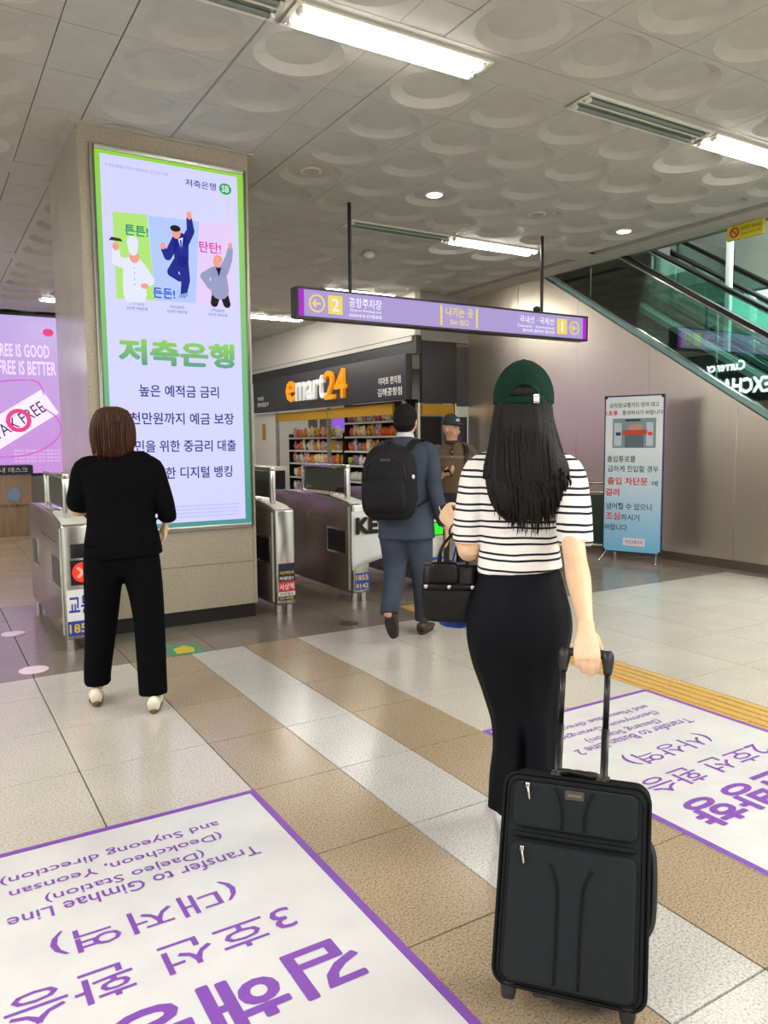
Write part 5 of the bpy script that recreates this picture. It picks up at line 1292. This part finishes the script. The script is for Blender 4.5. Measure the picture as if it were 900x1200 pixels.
mb.loft([(.13, 0, 1.385, .062, .062), (.20, -.005, 1.37, .063, .066), (.225, -.02, 1.24, .062, .068), (.245, -.03, 1.10, .058, .064), (.268, .02, .96, .054, .056), (.288, .07, .85, .048, .050)], n=20)
mb.loft([(-.11, 0, 1.385, .062, .062), (-.18, -.005, 1.37, .063, .066), (-.205, -.02, 1.24, .062, .068), (-.225, -.02, 1.10, .058, .062), (-.222, .05, .97, .054, .054), (-.212, .12, .86, .048, .048)], n=20)
build(tw(mb, Mb_), 'suit_jacket', su, t, voxel=.008, sm_it=4)
mb = MB()
mb.loft([(-.075, 0, .93, .115, .125), (-.08, 0, .78, .110, .118), (-.07, -.01, .64, .096, .104), (-.055, -.05, .50, .082, .090), (-.035, -.16, .36, .072, .078), (-.02, -.255, .265, .066, .070), (-.015, -.275, .235, .064, .068)], n=24, sub=4, rmod=pm)
mb.loft([(.095, 0, .93, .115, .125), (.10, .02, .78, .110, .118), (.102, .06, .64, .096, .104), (.10, .10, .50, .082, .092), (.095, .15, .34, .074, .082), (.09, .19, .18, .070, .076), (.09, .20, .10, .072, .080)], n=24, sub=4, rmod=pm)
mb.loft([(.01, 0, .74, .09, .1), (.012, 0, .82, .17, .125), (.012, 0, .93, .185, .13)], n=28)
build(tw(mb, Mb_), 'suit_trousers', su, t, voxel=.008, sm_it=4)
build(tw(MB().loft([(cx, .008, 1.455, .072, .068), (cx, .012, 1.49, .064, .062), (cx, .014, 1.502, .062, .060)], n=28, sub=2), Mb_), 'shirt_collar', mat('shirt_white', S(214, 218, 224), .7), t, smooth=True)
hm = MB().ell((cx, .012, 1.622), (.086, .102, .098), 32, 16, rot=Matrix.Rotation(.18, 3, 'X')); hm.ell((cx, -.012, 1.575), (.080, .080, .070), 28, 12)
build(tw(hm, Mb_), 'hair', hair_b, t, voxel=.006, sm_it=3)
dshoe = mat('shoe_black', S(38, 38, 36), .6); 
M1 = Mb_ @ Matrix.Translation((-.012, -.295, .235)) @ Matrix.Rotation(math.radians(-68), 4, 'X')
u_, s_ = shoe_mb(M1, L=.275, W=.048); sh = build(u_, 'shoe', mat('shoe_brown', S(66, 50, 38), .5), t, smooth=True); build(s_, 'sole', dshoe, sh, bevel=.004)
M1 = Mb_ @ Matrix.Translation((.09, .17, .0))
u_, s_ = shoe_mb(M1, L=.275, W=.048); sh = build(u_, 'shoe', mat('shoe_brown', S(66, 50, 38), .5), t, smooth=True); build(s_, 'sole', dshoe, sh, bevel=.004)
# backpack
bpk = thing('backpack', 'black backpack with a small white tag on the back of the man in the suit', 'backpack', tuple(Mb_ @ Vector((.01, -.22, .93))), -math.radians(azb))
nyl = mat('backpack_nylon', S(14, 14, 18), .75, bump=(350, .2), noise=(7, S(28, 28, 33), .6), spec=.3)
mb = MB().loft([(.01, -.235, .93, .150, .075), (.01, -.245, .95, .168, .095), (.01, -.250, 1.08, .172, .105), (.01, -.245, 1.24, .165, .095), (.01, -.23, 1.35, .140, .078), (.01, -.215, 1.405, .10, .05), (.01, -.21, 1.42, .06, .03)], n=40, sub=5, power=3.2)
Mp_ = Mb_ @ Matrix.Translation((-.022, 0, .112)) @ Matrix.Diagonal((1.14, 1.06, .92, 1.0))
build(tw(mb, Mp_), 'main_bag', nyl, bpk, smooth=True)
build(tw(MB().loft([(.01, -.335, .955, .125, .028), (.01, -.345, .98, .140, .036), (.01, -.345, 1.12, .136, .034), (.01, -.335, 1.165, .12, .02)], n=32, sub=3, power=3.5), Mp_), 'front_pocket', nyl, bpk, smooth=True)
build(tw(MB().tube([(-.12, -.335, 1.17), (-.10, -.325, 1.29), (0.01, -.305, 1.36), (.12, -.325, 1.29), (.14, -.335, 1.17)], .004, 6), Mp_), 'zipper', M_black, bpk, smooth=True)
build(tw(MB().tube([(-.01, -.20, 1.41), (-.005, -.21, 1.45), (.025, -.21, 1.45), (.03, -.20, 1.41)], .007, 8), Mp_), 'top_loop', M_black, bpk, smooth=True)
build(tw(MB().box(-.02, -.333, 1.305, .045, -.325, 1.325), Mp_), 'label_patch', mat('patch_grey', S(60, 56, 58), .6), bpk)
build(tw(MB().ell((.172, -.285, 1.19), (.012, .016, .018), 12, 8), Mp_), 'white_tag', M_wallw, bpk, smooth=True)
for s in (-1, 1):
    build(tw(MB().loft([(.01 + s * .07, -.155, 1.38, .026, .008), (.012 + s * .10, -.08, 1.448, .028, .008), (.012 + s * .115, .03, 1.452, .028, .008), (.012 + s * .13, .115, 1.38, .026, .008), (.012 + s * .14, .150, 1.22, .024, .007), (.012 + s * .17, .08, 1.08, .014, .006), (.012 + s * .185, -.10, 1.02, .012, .006), (.01 + s * .16, -.2, 1.0, .012, .006)], n=12, sub=4, power=3), Mb_), 'shoulder_strap', nyl, bpk, smooth=True)
build(tw(MB().tube([(.165, -.30, 1.10), (.185, -.26, 1.02), (.18, -.30, .96)], .006, 6), Mb_), 'side_strap', M_black, bpk, smooth=True)

# --- the man in the cap
RC = (4.95, 6.75); azc = 216; Mc_ = RM(RC, azc)
t = thing('person', 'man in grey cap and brown polo shirt holding a phone beyond the gates', 'person', (*RC, 0), -math.radians(azc))
mb = MB(); hc = (.015, .01, 1.572); hy = -62
yaw_h = 48
head(mb, hc, yaw=yaw_h, male=True)
chain(mb, [(.0, -.01, 1.38, .068), (.005, 0, 1.44, .060), (.012, .005, 1.50, .060)])
mb.loft([(0, 0, .90, .15, .11), (0, 0, 1.1, .15, .11), (0, 0, 1.3, .16, .1), (0, 0, 1.38, .08, .06)], n=20)
chain(mb, [(.19, 0, 1.34, .052), (.245, -.01, 1.10, .044), (.20, .12, 1.03, .037), (.115, .23, 1.075, .028)])
hand(mb, (.11, .235, 1.08), (-.75, .35, .25), (0, -.5, 1), (.2, .8, .4), (25, 60, 90), thumb=(.7, .5, .4), thumb2=(.8, -.2, .7))
chain(mb, [(-.19, 0, 1.34, .052), (-.245, -.01, 1.08, .044), (-.25, .05, .92, .036), (-.25, .10, .82, .028)])
hand(mb, (-.25, .105, .81), (0, .2, -1), (1, 0, 0), (0, 1, 0), (22, 48, 70))
for s in (-1, 1): chain(mb, [(s * .09, 0, .88, .09), (s * .10, .01, .5, .055), (s * .11, 0, .10, .038)])
build(tw(mb, Mc_), 'body', skin2, t, voxel=.006, sm_it=2)
face_parts(hc, yaw_h, 1.0, t, Mc_, hair_b)
pol = mat('polo_brown', S(108, 88, 70), .85, noise=(4, S(92, 74, 58), .6), bump=(220, .15), spec=.2)
mb = MB()
mb.loft([(0, 0, .90, .195, .145), (0, .01, 1.0, .20, .155), (0, .01, 1.12, .20, .15), (0, 0, 1.25, .212, .14), (0, -.005, 1.34, .20, .115), (0, -.004, 1.385, .15, .095), (.003, 0, 1.42, .085, .075), (.005, 0, 1.44, .072, .068)], n=36, sub=4, power=2.3)
mb.loft([(.13, 0, 1.35, .06, .06), (.195, 0, 1.335, .064, .066), (.225, -.005, 1.24, .066, .070), (.240, -.008, 1.15, .066, .072)], n=20)
mb.loft([(-.13, 0, 1.35, .06, .06), (-.195, 0, 1.335, .064, .066), (-.225, -.005, 1.24, .066, .070), (-.240, -.008, 1.14, .066, .072)], n=20)
po = build(tw(mb, Mc_), 'polo_shirt', pol, t, voxel=.008, sm_it=4)
build(tw(MB().loft([(0, .01, 1.245, .2135, .1425), (0, .008, 1.285, .2105, .138)], n=40, sub=1, power=2.3), Mc_), 'chest_stripe', mat('polo_stripe', S(112, 100, 92), .85), po, smooth=True)
build(tw(MB().loft([(.003, 0, 1.41, .088, .080), (.005, .004, 1.455, .072, .072)], n=28, sub=1), Mc_), 'collar', mat('collar_dark', S(60, 40, 32), .8), po, smooth=True)
build(tw(MB().box(-.008, .128, 1.25, .012, .146, 1.40), Mc_), 'button_placket', mat('collar_dark', S(60, 40, 32), .8), po)
for z in (1.28, 1.33): build(tw(MB().ell((.002, .150, z), (.006, .004, .006), 8, 6), Mc_), 'button', M_wallw, po, smooth=True)
tr2 = mat('trousers_dark', S(40, 40, 46), .8)
mb = MB()
for s in (-1, 1): mb.loft([(s * .09, 0, .95, .115, .125), (s * .10, 0, .78, .108, .115), (s * .105, .01, .5, .085, .092), (s * .11, 0, .25, .075, .082), (s * .11, 0, .09, .074, .085)], n=24, sub=4, rmod=pm)
mb.loft([(0, 0, .75, .09, .1), (0, 0, .84, .18, .13), (0, 0, .95, .19, .14)], n=28)
build(tw(mb, Mc_), 'trousers', tr2, t, voxel=.009, sm_it=3)
capg = mat('cap_charcoal', S(50, 54, 60), .85, bump=(200, .2))
Rh = Matrix.Rotation(math.radians(yaw_h), 3, 'Z')
cc = Vector(hc) + Rh @ Vector((0, -.008, .052))
cp = build(tw(MB().ell(cc, (.096, .108, .118), 32, 12, rot=Rh @ Matrix.Rotation(-.08, 3, 'X'), zmin=-.05), Mc_), 'cap', capg, t, smooth=True)
bm_ = MB().loft([(0, .085, .012, .078, .005), (0, .13, .006, .074, .004), (0, .165, -.004, .055, .004), (0, .18, -.008, .02, .003)], n=20, sub=3)
bm_.v = [tuple(cc + Rh @ Vector(v)) for v in bm_.v]
build(tw(bm_, Mc_), 'brim', capg, cp, smooth=True)
for s in (-1, 0, 1):
    em = MB().obox((s * .017, .104, .045), (1, 0, 0), (0, 1, 0), (0, 0, 1), .006, .006, .014); em.v = [tuple(cc + Rh @ Vector(v)) for v in em.v]
    build(tw(em, Mc_), 'embroidery', M_wallw, cp)
add_shoes([(-.11, -.03, 0, 6, 0), (.11, -.03, 0, -6, 0)], t, Mc_, dshoe, M_black)
tp = thing('phone', 'dark phone in the hand of the man in the grey cap', 'phone', tuple(Mc_ @ Vector((.05, .27, 1.10))))
build(tw(MB().obox((.050, .275, 1.108), (1, -.2, 0), (.2, .8, .5), (0, -.5, .8), .036, .068, .005), Mc_), 'phone_body', M_black, tp, bevel=.004)
build(tw(MB().obox((.050, .2725, 1.1128), (1, -.2, 0), (.2, .8, .5), (0, -.5, .8), .032, .062, .0015), Mc_), 'phone_screen', mat('phone_glass', S(30, 34, 40), .1), tp)
sb = thing('shoulder_bag', 'dark shoulder bag on a wide strap worn by the man in the grey cap', 'bag', tuple(Mc_ @ Vector((-.23, -.18, .85))), -math.radians(azc))
build(tw(MB().loft([(-.16, -.20, .86, .12, .06), (-.16, -.20, 1.0, .13, .075), (-.16, -.19, 1.2, .11, .06)], n=24, sub=3, power=3.5), Mc_), 'bag_body', nyl, sb, smooth=True)
build(tw(MB().loft([(-.13, -.15, 1.18, .022, .006), (-.125, -.08, 1.38, .024, .006), (-.13, .03, 1.425, .025, .006), (-.15, .13, 1.33, .024, .006), (-.165, .165, 1.15, .022, .006), (-.17, .165, 1.0, .02, .006), (-.21, .0, .95, .02, .006), (-.2, -.15, .95, .02, .006)], n=12, sub=4, power=3), Mc_), 'strap', M_black, sb, smooth=True)
